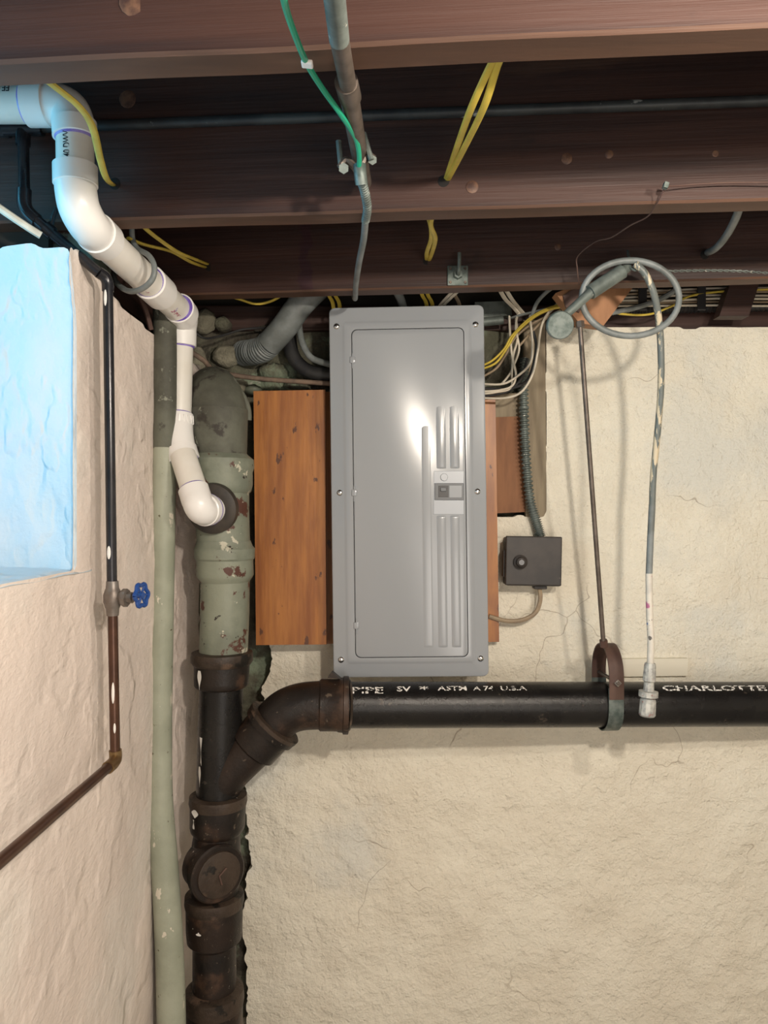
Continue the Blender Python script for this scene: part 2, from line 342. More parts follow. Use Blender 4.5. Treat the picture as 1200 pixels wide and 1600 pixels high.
MB().box((-.70, -1.0, -.43), (.15, 2.60, 2.26)).build('masonry_core', M['core'], wl, smooth=False)  # likewise added out of view against leaking sky light
MB().box((-.80, .85, -.83), (.35, 1.2, 1.36)).build('masonry_core', M['core'], wl, smooth=False)
# daylight recess: far jamb, sill, near jamb, lintel and the window itself
def jamb_fn(x, z):
    t = (XL-x)/.38
    q = max(0, min(1, (XL-x)/.05))
    return (x, WD1-.003+.05*t-q*(.010*fz(x, 3, z, 6)+.006*fz(x, 8, z, 17)+.0015*fz(x, 2, z, 60))-max(0, z-.33)*.25*(1-t), z)
grid_wall('recess_jamb', rng(-.95, XL+.002, .010), rng(WZ0-.004, .47, .010), jamb_fn, lambda x, z: z < .455+.02*fz(x, 2, 0, 9)-.15*max(0, x+.60), M['plaster_daylight_tint'], parent=wl)
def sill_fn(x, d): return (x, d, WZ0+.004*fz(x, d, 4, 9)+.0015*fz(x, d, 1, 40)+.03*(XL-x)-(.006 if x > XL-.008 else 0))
grid_wall('recess_sill', rng(-.95, XL+.001, .012), rng(.33, 1.42, .012), sill_fn, None, M['plaster_daylight_tint'], parent=wl)
MB().box((-.75, .30, .31), (.44, .08, .88)).build('recess_side', M['plaster_daylight_tint'], wl, smooth=False)
MB().box((-.76, 1.50, .61), (.42, .10, .32), bev=.004).build('recess_lintel', M['iron_green'], wl, smooth=False)
win = MB(); 
for z in (WZ0+.035, .72): win.box((-.93, .84, z), (.05, 1.06, .045), bev=.003)
for d in (.345, .84, 1.36): win.box((-.93, d, .31), (.05, .045, .84), bev=.003)
wo = win.build('window_1', M['frame_white'], kind='structure', smooth=False, loc=(-.93, .84, WZ0))
MB().box((-.93, .59, .31), (.004, .44, .80)).build('window_pane', M['glass'], wo, smooth=False)
MB().box((-.93, 1.10, .31), (.004, .48, .80)).build('window_pane', M['glass'], wo, smooth=False)
# rest of shell
MB().box((1.1, -.2, ZF-.05), (3.9, 4.9, .10)).build('floor', M['floor'], kind='structure', smooth=False)
MB().box((2.84, -.2, -.39), (.08, 4.8, 2.3)).build('wall_right', M['plaster'], kind='structure', smooth=False)
MB().box((1.1, -2.55, -.39), (3.9, .08, 2.3)).build('wall_front', M['plaster'], kind='structure', smooth=False)
ce = MB().box((1.0, -.15, ZC+.05), (4.2, 5.0, .04)).build('ceiling', M['sub'], kind='structure', smooth=False)
me0 = None
for i in range(34):
    x = -1.02+i*.125
    if me0 is None:
        o = MB().box((x, -.1, ZC+.0125), (.121, 4.8, .025), bev=.002).build('plank', M['sub'], ce, smooth=False); me0 = o; x0 = x
    else:
        o = me0.copy(); COL.objects.link(o); o.parent = ce; o.location = (x-x0, 0, random.uniform(0, .002))
# plates and rim beams on top of the walls
MB().box((.95, 2.17, .535), (3.8, .11, .07), bev=.004).build('sill_beam', M['wood_dark'], label='dark timber sill plate lying on top of the back wall behind the cables', cat='beam', smooth=False)
MB().box((.95, 2.245, .67), (3.8, .05, .20), bev=.003).build('rim_beam', M['wood_dark'], label='dark rim board standing behind the sill plate under the floor', cat='beam', smooth=False)
MB().box((-.645, 1.76, .615), (.10, .60, .29), bev=.004).build('side_beam', M['wood_dark'], label='dark timber beam along the top of the left wall behind the white pipe', cat='beam', smooth=False)

# ------------------------------------------------------------------ joists
M['wood_j3'] = M['wood_dark'].copy(); M['wood_j3'].name = 'stained_joist_wood'
nt = M['wood_j3'].node_tree; b = nt.nodes['Principled BSDF']; src = b.inputs['Base Color'].links[0].from_socket
tc = nt.nodes.new('ShaderNodeTexCoord'); sp = nt.nodes.new('ShaderNodeSeparateXYZ'); nt.links.new(tc.outputs['Object'], sp.inputs[0])
nn = nt.nodes.new('ShaderNodeTexNoise'); nn.inputs['Scale'].default_value = 24; nt.links.new(tc.outputs['Object'], nn.inputs[0])
ma = nt.nodes.new('ShaderNodeMath'); ma.operation = 'MULTIPLY_ADD'; nt.links.new(nn.outputs[0], ma.inputs[0]); ma.inputs[1].default_value = .05; nt.links.new(sp.outputs[0], ma.inputs[2])
sb = nt.nodes.new('ShaderNodeMath'); sb.operation = 'SUBTRACT'; nt.links.new(ma.outputs[0], sb.inputs[0]); sb.inputs[1].default_value = 0
ab = nt.nodes.new('ShaderNodeMath'); ab.operation = 'ABSOLUTE'; nt.links.new(sb.outputs[0], ab.inputs[0])
mr = nt.nodes.new('ShaderNodeMapRange'); mr.inputs[1].default_value = .010; mr.inputs[2].default_value = .018; mr.inputs[3].default_value = 1; mr.inputs[4].default_value = 0; nt.links.new(ab.outputs[0], mr.inputs[0])
mx = nt.nodes.new('ShaderNodeMix'); mx.data_type = 'RGBA'; nt.links.new(mr.outputs[0], mx.inputs[0]); nt.links.new(src, mx.inputs[6]); mx.inputs[7].default_value = (.028, .006, .010, 1); nt.links.new(mx.outputs[2], b.inputs['Base Color'])
J = {}
def joist(k, y0, y1, label, m='wood_dark', xa=-.97, xb=2.8):
    a = P(0, y0, ZJ*F/(800-y0)); b_ = P(1200, y1, ZJ*F/(800-y1)); dr = (b_-a); dr.z = 0; dr.normalize(); nr = Vector((dr.y, -dr.x, 0))   # towards camera
    if nr.y > 0: nr = -nr
    pa = a+dr*((xa-a.x)/dr.x); pb = a+dr*((xb-a.x)/dr.x); T = .050
    def rear(x): return a.y+(x-a.x)*dr.y/dr.x
    J[k] = (rear, T)
    n = 60; mb = MB(); vs_ = []; prof = [(0, 0), (.004, -.0), (T-.004, 0), (T, .004), (T, .25), (0, .25), (0, .004)]
    prof = [(.004, 0), (T-.004, 0), (T, .004), (T, .25), (0, .25), (0, .004)]
    q = len(prof)
    for i in range(n+1):
        c = pa.lerp(pb, i/n)
        for t, h in prof:
            wv = .0016*fz(c.x, k*3, h, 4) if h < .01 else 0
            vs_.append(c+nr*(t+.0012*fz(c.x, k, t*9, 6))+Vector((0, 0, h+wv)))
    fs = [(i*q+j, i*q+(j+1) % q, (i+1)*q+(j+1) % q, (i+1)*q+j) for i in range(n) for j in range(q)]
    fs += [tuple(range(q)), tuple(n*q+j for j in range(q))]
    mb.add(vs_, fs)
    lc = (ZX(476, 1.80)+.025, rear(-.18), ZJ) if k == 3 else None
    o = mb.build('floor_joist', M[m], label=label, cat='joist', ang=30, loc=lc)
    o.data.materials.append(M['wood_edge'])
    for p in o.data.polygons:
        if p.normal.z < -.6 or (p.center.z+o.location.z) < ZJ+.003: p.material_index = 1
    return o
j1 = joist(1, 137, 82, 'dark brown floor joist nearest the camera, crossing the top edge of the view')
j2 = joist(2, 365, 330, 'dark brown middle floor joist with two yellow cables entering a drilled hole')
j3 = joist(3, 478, 445, 'dark brown floor joist just above the grey panel, with a dark vertical stain', 'wood_j3', xa=-.70)
def front(k, x): r, T = J[k]; return r(x)-T-.0
def on_joist(k, px, py):       # point where a view ray meets a joist's front face
    d = 1.2
    for _ in range(12): d = front(k, ZX(px, d))
    return P(px, py, d)
# knots and drilled holes in joist faces
def disc(k, px, py, r, m, name, parent, d=.0025):
    c = on_joist(k, px, py); MB().lathe(c+Vector((0, .004, 0)), c-Vector((0, d, 0)), ((0, r), (.8, r), (1, r*.8)), 14).build(name, m, parent)
M['knot'] = mat('wood_knot', (.14, .07, .04), (.05, .022, .016), 60, rough=.6)
for k, px, py, r, jj in ((2, 886, 248, .010, j2), (2, 952, 241, .008, j2), (2, 1118, 240, .006, j2), (3, 872, 386, .008, j3), (2, 738, 292, .011, j2), (1, 210, 2, .018, j1), (2, 200, 155, .016, j2)):
    disc(k, px, py, r, M['knot'], 'knot', jj, .0012)
for k, px, py, jj in ((2, 694, 283, j2), (2, 180, 287, j2), (3, 668, 408, j3), (3, 328, 418, j3), (3, 1102, 398, j3)):
    disc(k, px, py, .011, M['hole'], 'drilled_hole', jj, .0008)

# ------------------------------------------------------------------ generic cable
def cable(name, label, pts, r, m, group=None, cat='cable', ry=None, n=8, seg=8):
    return MB().tube([P(*p) for p in pts], r, n=n, seg=seg, ry=ry).build(name, M[m], label=label, cat=cat, group=group)

# ------------------------------------------------------------------ electrical panel
PD = 1.93
ep = thing('electrical_panel', 'tall grey metal electrical panel with closed door mounted on the back wall', 'electrical panel', P(642, 1058, 2.0))
CN = ((514, 481), (756, 476), (764, 1057), (521, 1059))
def pq(px, py, off=0): p = P(px, py, PD); p.y -= off; return p
def bil(u, v):
    (ax, ay), (bx, by), (cx, cy), (dx, dy) = CN
    tx = ax+(bx-ax)*u; ty = ay+(by-ay)*u; lx = dx+(cx-dx)*u; ly = dy+(cy-dy)*u
    return tx+(lx-tx)*v, ty+(ly-ty)*v
def rrect(l, t, r, b, rad, off, n=6):          # insets in px from the cover outline; bilinear warp
    Wp, Hp = 242.0, 579.0; pts = []
    for cx, cy, a0 in ((r-rad, t+rad, -90), (r-rad, b-rad, 0), (l+rad, b-rad, 90), (l+rad, t+rad, 180)):
        for k in range(n+1):
            a = math.radians(a0+90*k/n); x = cx+rad*math.cos(a); y = cy+rad*math.sin(a); q = bil(x/Wp, y/Hp); pts.append(pq(q[0], q[1], off))
    return pts
def loops(mb, ls, cap_last=True, cap_first=False):
    n = len(ls[0]); vs_ = [p for l in ls for p in l]; fs = []
    for i in range(len(ls)-1):
        for k in range(n): fs.append((i*n+k, i*n+(k+1) % n, (i+1)*n+(k+1) % n, (i+1)*n+k))
    if cap_last: fs.append(tuple((len(ls)-1)*n+k for k in range(n)))
    if cap_first: fs.append(tuple(range(n)))
    mb.add(vs_, fs)
W_, H_ = 242, 579
cover = MB(); loops(cover, [rrect(0, 0, W_, H_, 9, -.016), rrect(0, 0, W_, H_, 9, -.003), rrect(.8, .8, W_-.8, H_-.8, 8.5, -.001), rrect(2.5, 2.5, W_-2.5, H_-2.5, 8, 0),
    rrect(19, 21, W_-19, H_-20, 6, 0), rrect(22, 24, W_-22, H_-23, 6, .0025), rrect(25, 27, W_-25, H_-26, 6, .0045), rrect(34.4, 35.2, W_-31.6, H_-31, 9, .0045), rrect(34.4, 35.2, W_-31.6, H_-31, 9, -.006)], False)
cover.build('panel_cover', M['panel'], ep, ang=25)
body = MB(); loops(body, [rrect(6, 6, W_-6, H_-4, 4, -.10), rrect(6, 6, W_-6, H_-4, 4, -.012)], True, True); body.build('panel_box', M['panel'], ep, ang=30)
door = MB(); loops(door, [rrect(35.6, 36.4, W_-32.8, H_-32.2, 8.5, -.005), rrect(35.6, 36.4, W_-32.8, H_-32.2, 8.5, .0042), rrect(36.8, 37.6, W_-34, H_-33.4, 8, .0052)], True, False)
dr = door.build('door', M['panel'], ep, ang=25)
def rib(x0, y0, x1, y1, h=.0035, fade=0, name='rib', m='panel', e=4.5):
    mb = MB(); n = 10; ls = []
    # long raised bead with soft sides, px coordinates in cover space
    prof = [(0, 0), (.12, .55), (.28, .93), (.5, 1), (.72, .93), (.88, .55), (1, 0)]
    vs_ = []; ny = 12; ts = [0, e/(y1-y0)*.35, e/(y1-y0)]+[.5]+[1-e/(y1-y0), 1-e/(y1-y0)*.35, 1]; hs = [0, .7, 1, 1, 1, .7, 0]
    if fade: ts = [0, .12, .3, .5, 1-e/(y1-y0), 1-e/(y1-y0)*.35, 1]; hs = [0, .15, .6, 1, 1, .7, 0]
    for t, hh in zip(ts, hs):
        for s_, q in prof:
            X = x0+(x1-x0)*s_; Y = y0+(y1-y0)*t; g = bil(X/W_, Y/H_); vs_.append(pq(g[0], g[1], .0052+h*q*hh-(.0006 if q*hh == 0 else 0)))
    k = len(prof); fs = [(i*k+j, i*k+j+1, (i+1)*k+j+1, (i+1)*k+j) for i in range(len(ts)-1) for j in range(k-1)]
    mb.add(vs_, fs); return mb.build(name, M[m], dr, ang=60)
rib(140, 150, 157, 533, .0009, 1); rib(164, 150, 180, 255, .0026, 1); rib(185, 150, 201, 255, .0026, 1)
rib(163, 327, 179, 533, .0018); rib(184, 327, 200, 533, .0018)
def pbox(x0, y0, x1, y1, o0, o1, bev, m, name, par):
    a = bil(x0/W_, y0/H_); b_ = bil(x1/W_, y1/H_); A = pq(*a); B = pq(*b_); c = (A+B)/2; c.y = PD-(o0+o1)/2
    rt = Matrix.Rotation(math.radians(-.8), 3, 'Y')
    return MB().box(c, (abs(B.x-A.x), o1-o0, abs(A.z-B.z)), rt.inverted() if 0 else None, bev).build(name, M[m], par, smooth=False)
pbox(160, 258, 206, 326, .0035, .0062, .001, 'panel_plate', 'latch_plate', dr)
bz = pbox(161, 277, 206, 304, .0055, .0085, .001, 'dark_grey', 'breaker_bezel', dr)
pbox(167, 281, 182, 299, .008, .0095, .0005, 'black_plastic', 'breaker_slot', bz)
pbox(170, 284, 179, 290, .009, .0135, .001, 'dark_grey', 'breaker_toggle', bz)
pbox(184, 281, 203, 300, .008, .0092, .0003, 'panel', 'breaker_label', bz)
g = bil(176/W_, 268/H_); c = pq(*g); MB().lathe(c-Vector((0, .004, 0)), c-Vector((0, .009, 0)), ((0, .0095), (.7, .0095), (1, .0085)), 24).build('door_badge', M['panel_plate'], dr)
for px, py in ((526, 510), (743, 507), (531, 770), (746, 768), (533, 1031), (751, 1029)):
    c = pq(px, py, -.002); s_ = MB().lathe(c, c-Vector((0, .0065, 0)), ((0, .0075), (.5, .0075), (.85, .0055), (1, .003)), 20).build('screw', M['chrome'], ep)
    MB().box(c-Vector((0, .0062, 0)), (.0065, .001, .0014), Matrix.Rotation(.6, 3, 'Y')).build('screw_slot', M['hole'], s_, smooth=False)
for px, py in ((551, 563), (553.5, 770), (557, 977)):
    c = pq(px, py, .005); MB().box(c, (.013, .006, .017), bev=.002).tube([c+Vector((0, -.001, .017)), c+Vector((0, -.001, .008))], .0016, n=6, smooth=False).tube([c+Vector((0, -.001, -.008)), c+Vector((0, -.001, -.022))], .0016, n=6, smooth=False).build('hinge_tab', M['panel'], ep)

# ------------------------------------------------------------------ boards
def plate(name, label, poly, d, t, m, cat='board', parent=None, em=None):
    mb = MB(); mb.prism([P(x, y, d) for x, y in poly], (0, t, 0)); return mb.build(name, M[m], parent, label=label, cat=cat, smooth=False)
plate('plywood_board', 'orange-brown plywood board left of the grey panel', ((396, 611), (508, 609), (510, 1007), (400, 1008)), 2.0, .019, 'ply')
plate('backing_board', 'dark plywood backing board just behind the grey panel, showing at its two edges', ((506, 612), (774, 620), (780, 1003), (508, 1006)), 2.035, .022, 'ply')
plate('brown_board', 'short knotty brown board between panel and grey plank', ((772, 652), (822, 650), (822, 800), (776, 802)), 2.075, .02, 'board_brown')
plate('tan_board', 'pale tan board stub right of the panel under the cable loops', ((764, 618), (822, 612), (822, 650), (768, 653)), 2.08, .02, 'board_grey')
plate('weathered_plank', 'weathered grey upright plank behind the armoured cable', ((818, 500), (852, 500), (854, 838), (822, 836)), 2.07, .02, 'board_grey')
# wall batten under rod
plate('painted_batten', 'cream painted wood strip on the wall just above the black pipe', ((930, 1030), (1075, 1029), (1074, 1056), (930, 1058)), WB-.014, .03, 'painted_batten')

# ------------------------------------------------------------------ junction box and armoured cable
jb = thing('junction_box', 'black square metal junction box on the wall right of the panel', 'junction box', P(832, 914, 2.04))
rt = Matrix.Rotation(math.radians(1), 3, 'Y')
MB().box(P(831, 877, 2.035), (.143, .06, .126), rt, .004).build('box_body', M['box_black'], jb, smooth=False)
MB().box(P(833.5, 876.5, 1.998), (.146, .010, .128), rt, .003).build('box_cover', M['box_black'], jb, smooth=False)
c = P(813, 878, 1.99); kn = MB().lathe(c, c-Vector((0, .018, 0)), ((0, .018), (.35, .018), (.5, .013), (.9, .012), (1, .009)), 24).build('fuse_plug', M['box_black'], jb)
MB().lathe(c-Vector((0, .017, 0)), c-Vector((0, .020, 0)), ((0, .009), (1, .007)), 20).build('fuse_window', M['smoke_glass'], kn)
MB().box(P(788, 880, 2.02), (.010, .025, .07), rt, .002).build('side_tab', M['box_black'], jb, smooth=False)
MB().box(P(843, 917, 2.03), (.034, .03, .010), rt, .002).build('cable_clamp', M['box_black'], jb, smooth=False)
pts = [(820, 560, 2.055), (818, 600, 2.05), (819, 660, 2.045), (822, 720, 2.045), (828, 780, 2.045), (838, 815, 2.045), (845, 839, 2.045)]
def ribbed(t, r=.0115): return r*(1+.20*(1 if (int(t*18)) % 2 else -1))
MB().tube([P(*p) for p in pts], ribbed, n=12, seg=36).build('armoured_cable', M['galv_dull'], label='ribbed grey armoured cable running down into the black junction box', cat='cable')
cable('grey_cable', 'pale cable curving from under the junction box to the panel bottom', [(843, 917, 2.03), (844, 938, 2.03), (836, 958, 2.03), (815, 969, 2.03), (790, 970, 2.03), (764, 963, 2.03)], .006, 'tan_cable')

# ------------------------------------------------------------------ cables right of the panel
GR = 'loose cables looping into the right side of the panel'
def rc(pts, m='white_cable', r=.0060, lab=None, ry=.003, grp=GR):
    cable('panel_cable', lab, pts, r, m, grp, ry=ry)
WLAB = 'white flat cable looping from the ceiling bay into the right side of the panel'
rc([(752, 622, 1.99), (790, 622, 1.98), (815, 612, 1.97), (832, 585, 1.96), (840, 550, 1.96), (846, 510, 1.98), (858, 488, 2.0), (880, 468, 2.02)], lab='lowest white cable looping from the ceiling bay into the panel', r=.0068, grp=None)
rc([(752, 600, 1.99), (785, 600, 1.98), (808, 588, 1.97), (828, 568, 1.96), (832, 540, 1.97), (829, 505, 1.98), (828, 495, 2.0)], lab='thick white cable dropping then curving left into the panel', r=.0068, grp=None)
rc([(752, 612, 2.0), (780, 610, 1.99), (800, 603, 1.99), (806, 585, 1.98), (800, 555, 1.98), (797, 520, 2.0), (796, 495, 2.02)], lab='pale cable rising steeply between panel and thick white cable, left one', grp=None)
rc([(752, 616, 2.0), (775, 613, 1.99), (798, 606, 2.0), (800, 580, 1.99), (802, 555, 1.98), (808, 530, 1.99), (806, 495, 2.02)], lab='pale cable with a wavy rise just right of the steep left one', grp=None)
rc([(784, 600, 2.0), (796, 585, 2.0), (803, 570, 2.0), (811, 545, 1.99), (806, 515, 1.99), (808, 495, 2.01), (812, 492, 2.02)], lab='short pale cable crossing diagonally behind the other white loops', grp=None)
rc([(752, 620, 2.0), (770, 617, 2.0), (795, 610, 2.0), (815, 590, 2.0), (824, 560, 2.0)], 'black_cable', .005, lab='thin black cable among the white loops right of the panel', ry=.004, grp=None)
rc([(752, 606, 2.0), (790, 608, 2.0), (820, 598, 2.0), (832, 575, 2.0), (838, 540, 2.0), (832, 515, 2.0)], 'black_cable', .005, lab='longer black cable curving beneath the white loops right of the panel', ry=.004, grp=None)
rc([(752, 572, 1.99), (770, 563, 1.98), (788, 545, 1.97), (800, 525, 1.97), (825, 500, 1.98), (850, 485, 1.99), (876, 476, 2.0)], 'yellow', .0048, lab='upper yellow cable sweeping from panel side up to the wooden block', grp=None)
rc([(752, 577, 1.99), (775, 567, 1.98), (793, 543, 1.97), (807, 520, 1.97), (834, 496, 1.98), (860, 483, 1.99), (882, 479, 2.0)], 'yellow', .0048, lab='lower yellow cable sweeping from panel side up to the wooden block', grp=None)
rc([(752, 590, 2.0), (775, 576, 1.99), (790, 555, 1.99), (805, 528, 1.99), (830, 507, 1.99), (855, 495, 2.0), (872, 490, 2.0)], 'tan_cable', .0048, lab='tan cable just below the two yellow ones beside the panel', grp=None)
rc([(812, 540, 2.01), (830, 520, 2.0), (850, 500, 2.0), (875, 485, 2.01)], 'tan_cable', .005, lab='short tan cable end between the white loops and the wall edge', grp=None)
rc([(782, 455, 1.93), (790, 468, 1.96), (802, 480, 2.0), (812, 492, 2.03)], lab='left one of two white cables emerging under the joist above the loops', grp=None)
rc([(790, 452, 1.93), (800, 468, 1.96), (808, 478, 2.0), (818, 490, 2.03)], lab='right one of two white cables emerging under the joist above the loops', grp=None)
rc([(865, 448, 1.93), (850, 460, 1.95), (838, 475, 1.98), (830, 497, 2.0)], 'grey_cable', .005, lab='grey cable bowing down from the joist right of the panel', grp=None, ry=.005)
rc([(795, 498, 2.03), (815, 492, 2.0), (840, 486, 2.0), (868, 478, 2.02)], 'grey_cable', .006, lab='grey cable lying across the tops of the white loops', grp=None)
MB().tube([P(748, 504, 2.06), P(786, 500, 2.06)], .012, n=14, smooth=False).build('conduit_stub', M['galv_dull'], label='short grey conduit stub behind the top right corner of the panel', cat='conduit')
plate('metal_duct', 'dull grey metal duct behind the top right corner of the panel', ((742, 472), (798, 470), (800, 492), (742, 500)), 2.08, .03, 'galv_dull', cat='duct')
# cables above the panel
for i, (x, m, lab) in enumerate(((514, 'yellow', 'left of two yellow cables dropping behind the panel top left corner'), (524, 'yellow', 'right of two yellow cables dropping behind the panel top left corner'), (660, 'yellow', 'left yellow cable entering the panel top middle'), (669, 'yellow', 'right yellow cable entering the panel top middle'), (711, 'tan_cable', 'tan cable entering the panel top right'))):
    cable('panel_cable', lab, [(x-4, 450, 1.93), (x, 462, 1.95), (x+6, 474, 1.98), (x+8, 496, 2.0)], .0052, m, ry=.003)
cable('panel_cable', 'left of two white cables slanting behind the panel top', [(708, 455, 1.92), (697, 466, 1.95), (686, 480, 1.99), (684, 498, 2.0)], .0045, 'white_cable', ry=.003)
cable('panel_cable', 'right of two white cables slanting behind the panel top', [(716, 455, 1.92), (704, 466, 1.95), (692, 480, 1.99), (690, 498, 2.0)], .0045, 'white_cable', ry=.003)
MB().tube([P(620, 455, 1.94), P(627, 470, 1.97), P(632, 490, 2.0)], .011, n=14).build('conduit_stub', M['grey_cable'], label='grey conduit dropping behind the middle of the panel top', cat='conduit')
cable('sagging_cable', 'yellow cable sagging just below the joist above the plywood board', [(340, 458, 1.92), (372, 467, 1.93), (400, 475, 1.93), (425, 470, 1.93), (445, 458, 1.92)], .005, 'yellow', ry=.003)

# ------------------------------------------------------------------ left of the panel, top
cd_ = thing('service_conduit', 'fat grey flexible conduit angling down into the rubble wall left of the panel', 'conduit', P(402, 550, 2.06))
MB().tube([P(505, 440, 1.97), P(470, 475, 1.98), P(445, 510, 2.0), (P(420, 538, 2.03))], .034, n=24).build('conduit_tube', M['grey_cable'], cd_)
MB().tube([P(421, 537, 2.03), P(410, 546, 2.05), P(396, 550, 2.08), P(380, 552, 2.12)], lambda t: .0335*(1+.04*(1 if int(t*9) % 2 else -1)), n=24, seg=18).build('corrugated_end', M['grey_cable'], cd_)
cable('grey_cable', 'slim grey cable curving beside the fat conduit into the panel', [(466, 480, 2.04), (468, 515, 2.03), (474, 540, 2.02), (488, 560, 2.01), (518, 570, 2.0)], .0085, 'grey_cable', n=12)
cable('black_hose', 'thick black cable curving into the left side of the panel', [(452, 520, 2.08), (456, 552, 2.06), (472, 574, 2.05), (495, 584, 2.04), (520, 586, 2.03)], .019, 'black_cable', n=16)
cable('braided_cable', 'old brown braided cable running from behind the white pipe to the panel', [(290, 545, 1.96), (318, 563, 1.97), (335, 580, 2.0), (370, 587, 2.02), (420, 593, 2.02), (480, 597, 2.02), (520, 600, 2.01)], .0065, 'cloth_cable', n=10)
cable('wire', 'thin dark wire with a pale end stretched over the rubble by the white pipe', [(298, 512, 1.95), (318, 528, 1.98), (345, 525, 2.02), (385, 514, 2.05), (450, 512, 2.06)], .003, 'black_cable')

# ------------------------------------------------------------------ right sill: cable run
GS = 'horizontal cables along the top of the back wall'
SLN = ['topmost pale cable of the bundle on the wall top', 'second cable from the top of the wall-top bundle', 'third cable from the top of the wall-top bundle', 'fourth cable from the top of the wall-top bundle', 'fifth cable from the top of the wall-top bundle', 'lowest pale cable of the bundle, just above the dark armoured one']
for i, (ya, yb, m, d) in enumerate(((455, 450, 'white_cable', 2.06), (460, 456, 'tan_cable', 2.045), (465, 462, 'white_cable', 2.06), (470, 467, 'white_cable', 2.045), (475, 472, 'tan_cable', 2.06), (480, 478, 'white_cable', 2.04))):
    cable('sill_cable', SLN[i], [(885, (ya+yb)/2+14-i, d), (960, ya+1.5*math.sin(i), d), (1040, (ya+yb)/2+1.5*math.cos(i*2), d), (1120, (ya+yb)/2-2, d), (1210, yb, d), (1500, yb-2, d)], .0046, m, GS, ry=.003)
cable('sill_cable', 'bright yellow cable swooping through the coil along the wall top', [(885, 478, 2.03), (930, 483, 2.02), (975, 491, 2.0), (1015, 491, 2.0), (1050, 478, 2.02), (1090, 460, 2.03), (1210, 452, 2.03), (1500, 450, 2.03)], .0045, 'yellow', ry=.003)
cable('sill_cable', 'dark grey cable bowing down below the pale cable bundle', [(885, 486, 2.02), (930, 490, 2.0), (980, 484, 2.0), (1030, 468, 2.01), (1060, 450, 2.01)], .007, 'grey_cable')
MB().tube([P(955, 486, 2.075), P(1100, 482, 2.075), P(1300, 478, 2.075)], lambda t: .011*(1+.12*(1 if int(t*60) % 2 else -1)), n=12, seg=120).build('armoured_cable', M['black_cable'], label='dark ribbed armoured cable lying under the pale cable bundle', cat='cable')
for px in (1004, 1096): MB().box(P(px, 466, 2.03), (.022, .008, .065), bev=.002).build('cable_clip', M['black_plastic'], label='black clip over the cable bundle '+('inside the coil' if px < 1050 else 'right of the coil'), cat='clip', smooth=False)
plate('brace_block', 'slanted dark brown timber brace standing in front of the cable bundle', ((1140, 446), (1186, 444), (1170, 494), (1124, 494)), 2.0, .04, 'wood_dark', cat='brace')

# ------------------------------------------------------------------ ceiling services
# gas pipe along the joists
gp = thing('iron_pipe', 'thin dark iron pipe running across between the first two joists', 'pipe', P(600, 182, 1.02))
a = P(-60, 204, 1.366); b_ = P(1260, 155, 1.25)
MB().tube([a, b_], .0090, n=14, smooth=False).build('pipe', M['pipe_dim'], gp)
c = P(36, 200, 1.352); MB().tube([c-Vector((.034, 0, 0)), c+Vector((.034, 0, 0))], .0135, n=16, smooth=False).tube([c, c-Vector((0, 0, .03))], .0125, n=16, smooth=False).build('pipe_tee', M['copper_black'], gp)
c = P(4, 203, 1.358); MB().tube([c-Vector((.012, 0, 0)), c+Vector((.012, 0, 0))], .0135, n=16, smooth=False).build('pipe_coupling', M['copper_black'], gp)
# black water line dropping to the left wall
wp = thing('water_pipe', 'slim copper water pipe on the left wall with a blue valve', 'pipe', P(180, 1190, 1.38))
MB().tube([P(36, 206, 1.35), P(38, 300, 1.335)], .0095, n=14, smooth=False).build('riser', M['copper_black'], wp, label='blackened upper riser')
MB().tube([P(38, 296, 1.335), P(38, 318, 1.335), P(44, 332, 1.335), P(58, 345, 1.337)], .0120, n=14).build('pipe_elbow', M['copper_black'], wp)
MB().tube([P(56, 343, 1.337), P(155, 427, 1.365)], .0095, n=14, smooth=False).build('run', M['copper_black'], wp)
MB().tube([P(70, 355, 1.341), P(82, 365, 1.345)], .0125, n=14, smooth=False).tube([P(77, 360, 1.342), P(88, 325, 1.342)], .0045, n=8, smooth=False).build('pipe_coupling', M['copper_black'], wp)
MB().tube([P(153, 425, 1.365), P(163, 432, 1.375), P(168, 442, 1.38), P(168.5, 455, 1.38)], .0105, n=14).build('pipe_elbow', M['copper_black'], wp)
MB().tube([P(168.5, 450, 1.38), P(175, 915, 1.38)], .0090, n=16, smooth=False).build('pipe', M['copper_black'], wp, label='blackened upper length')
MB().tube([P(176, 955, 1.38), P(180, 1180, 1.38)], .0088, n=16, smooth=False).build('pipe', M['copper'], wp, label='brown copper lower length')
MB().tube([P(180, 1172, 1.38), P(180.5, 1184, 1.38), P(177, 1192, 1.365), P(168, 1200, 1.34)], .0112, n=14).build('pipe_elbow', M['brass'], wp)
MB().tube([P(170, 1198, 1.345), P(-60, 1398, .895)], .0088, n=16, smooth=False).build('pipe', M['copper'], wp, label='brown copper run towards the camera')
va = MB(); a, b_ = P(175.5, 908, 1.38), P(176, 962, 1.38); va.lathe(a, b_, ((0, .0105), (.2, .0115), (.25, .013), (.4, .016), (.6, .016), (.75, .013), (.8, .0115), (1, .0105)), 20)
a, b_ = P(176, 934, 1.38), P(213, 934, 1.375); va.lathe(a, b_, ((0, .010), (.3, .011), (.45, .0165), (.62, .0165), (.63, .010), (.85, .010), (.86, .0065), (1, .005)), 8)
vo = va.build('valve_body', M['copper_grey'], wp, ang=25)
hc = P(221, 930, 1.372); ax = Vector((1, -.28, .05)).normalized(); u = ax.cross(Vector((0, 0, 1))).normalized(); v = ax.cross(u)
hw = MB(); ring = [hc+(u*math.cos(t)+v*math.sin(t))*(.0195+.0022*math.cos(6*t)) for t in [2*math.pi*k/48 for k in range(49)]]
hw.tube(ring, .0038, n=8, smooth=False)
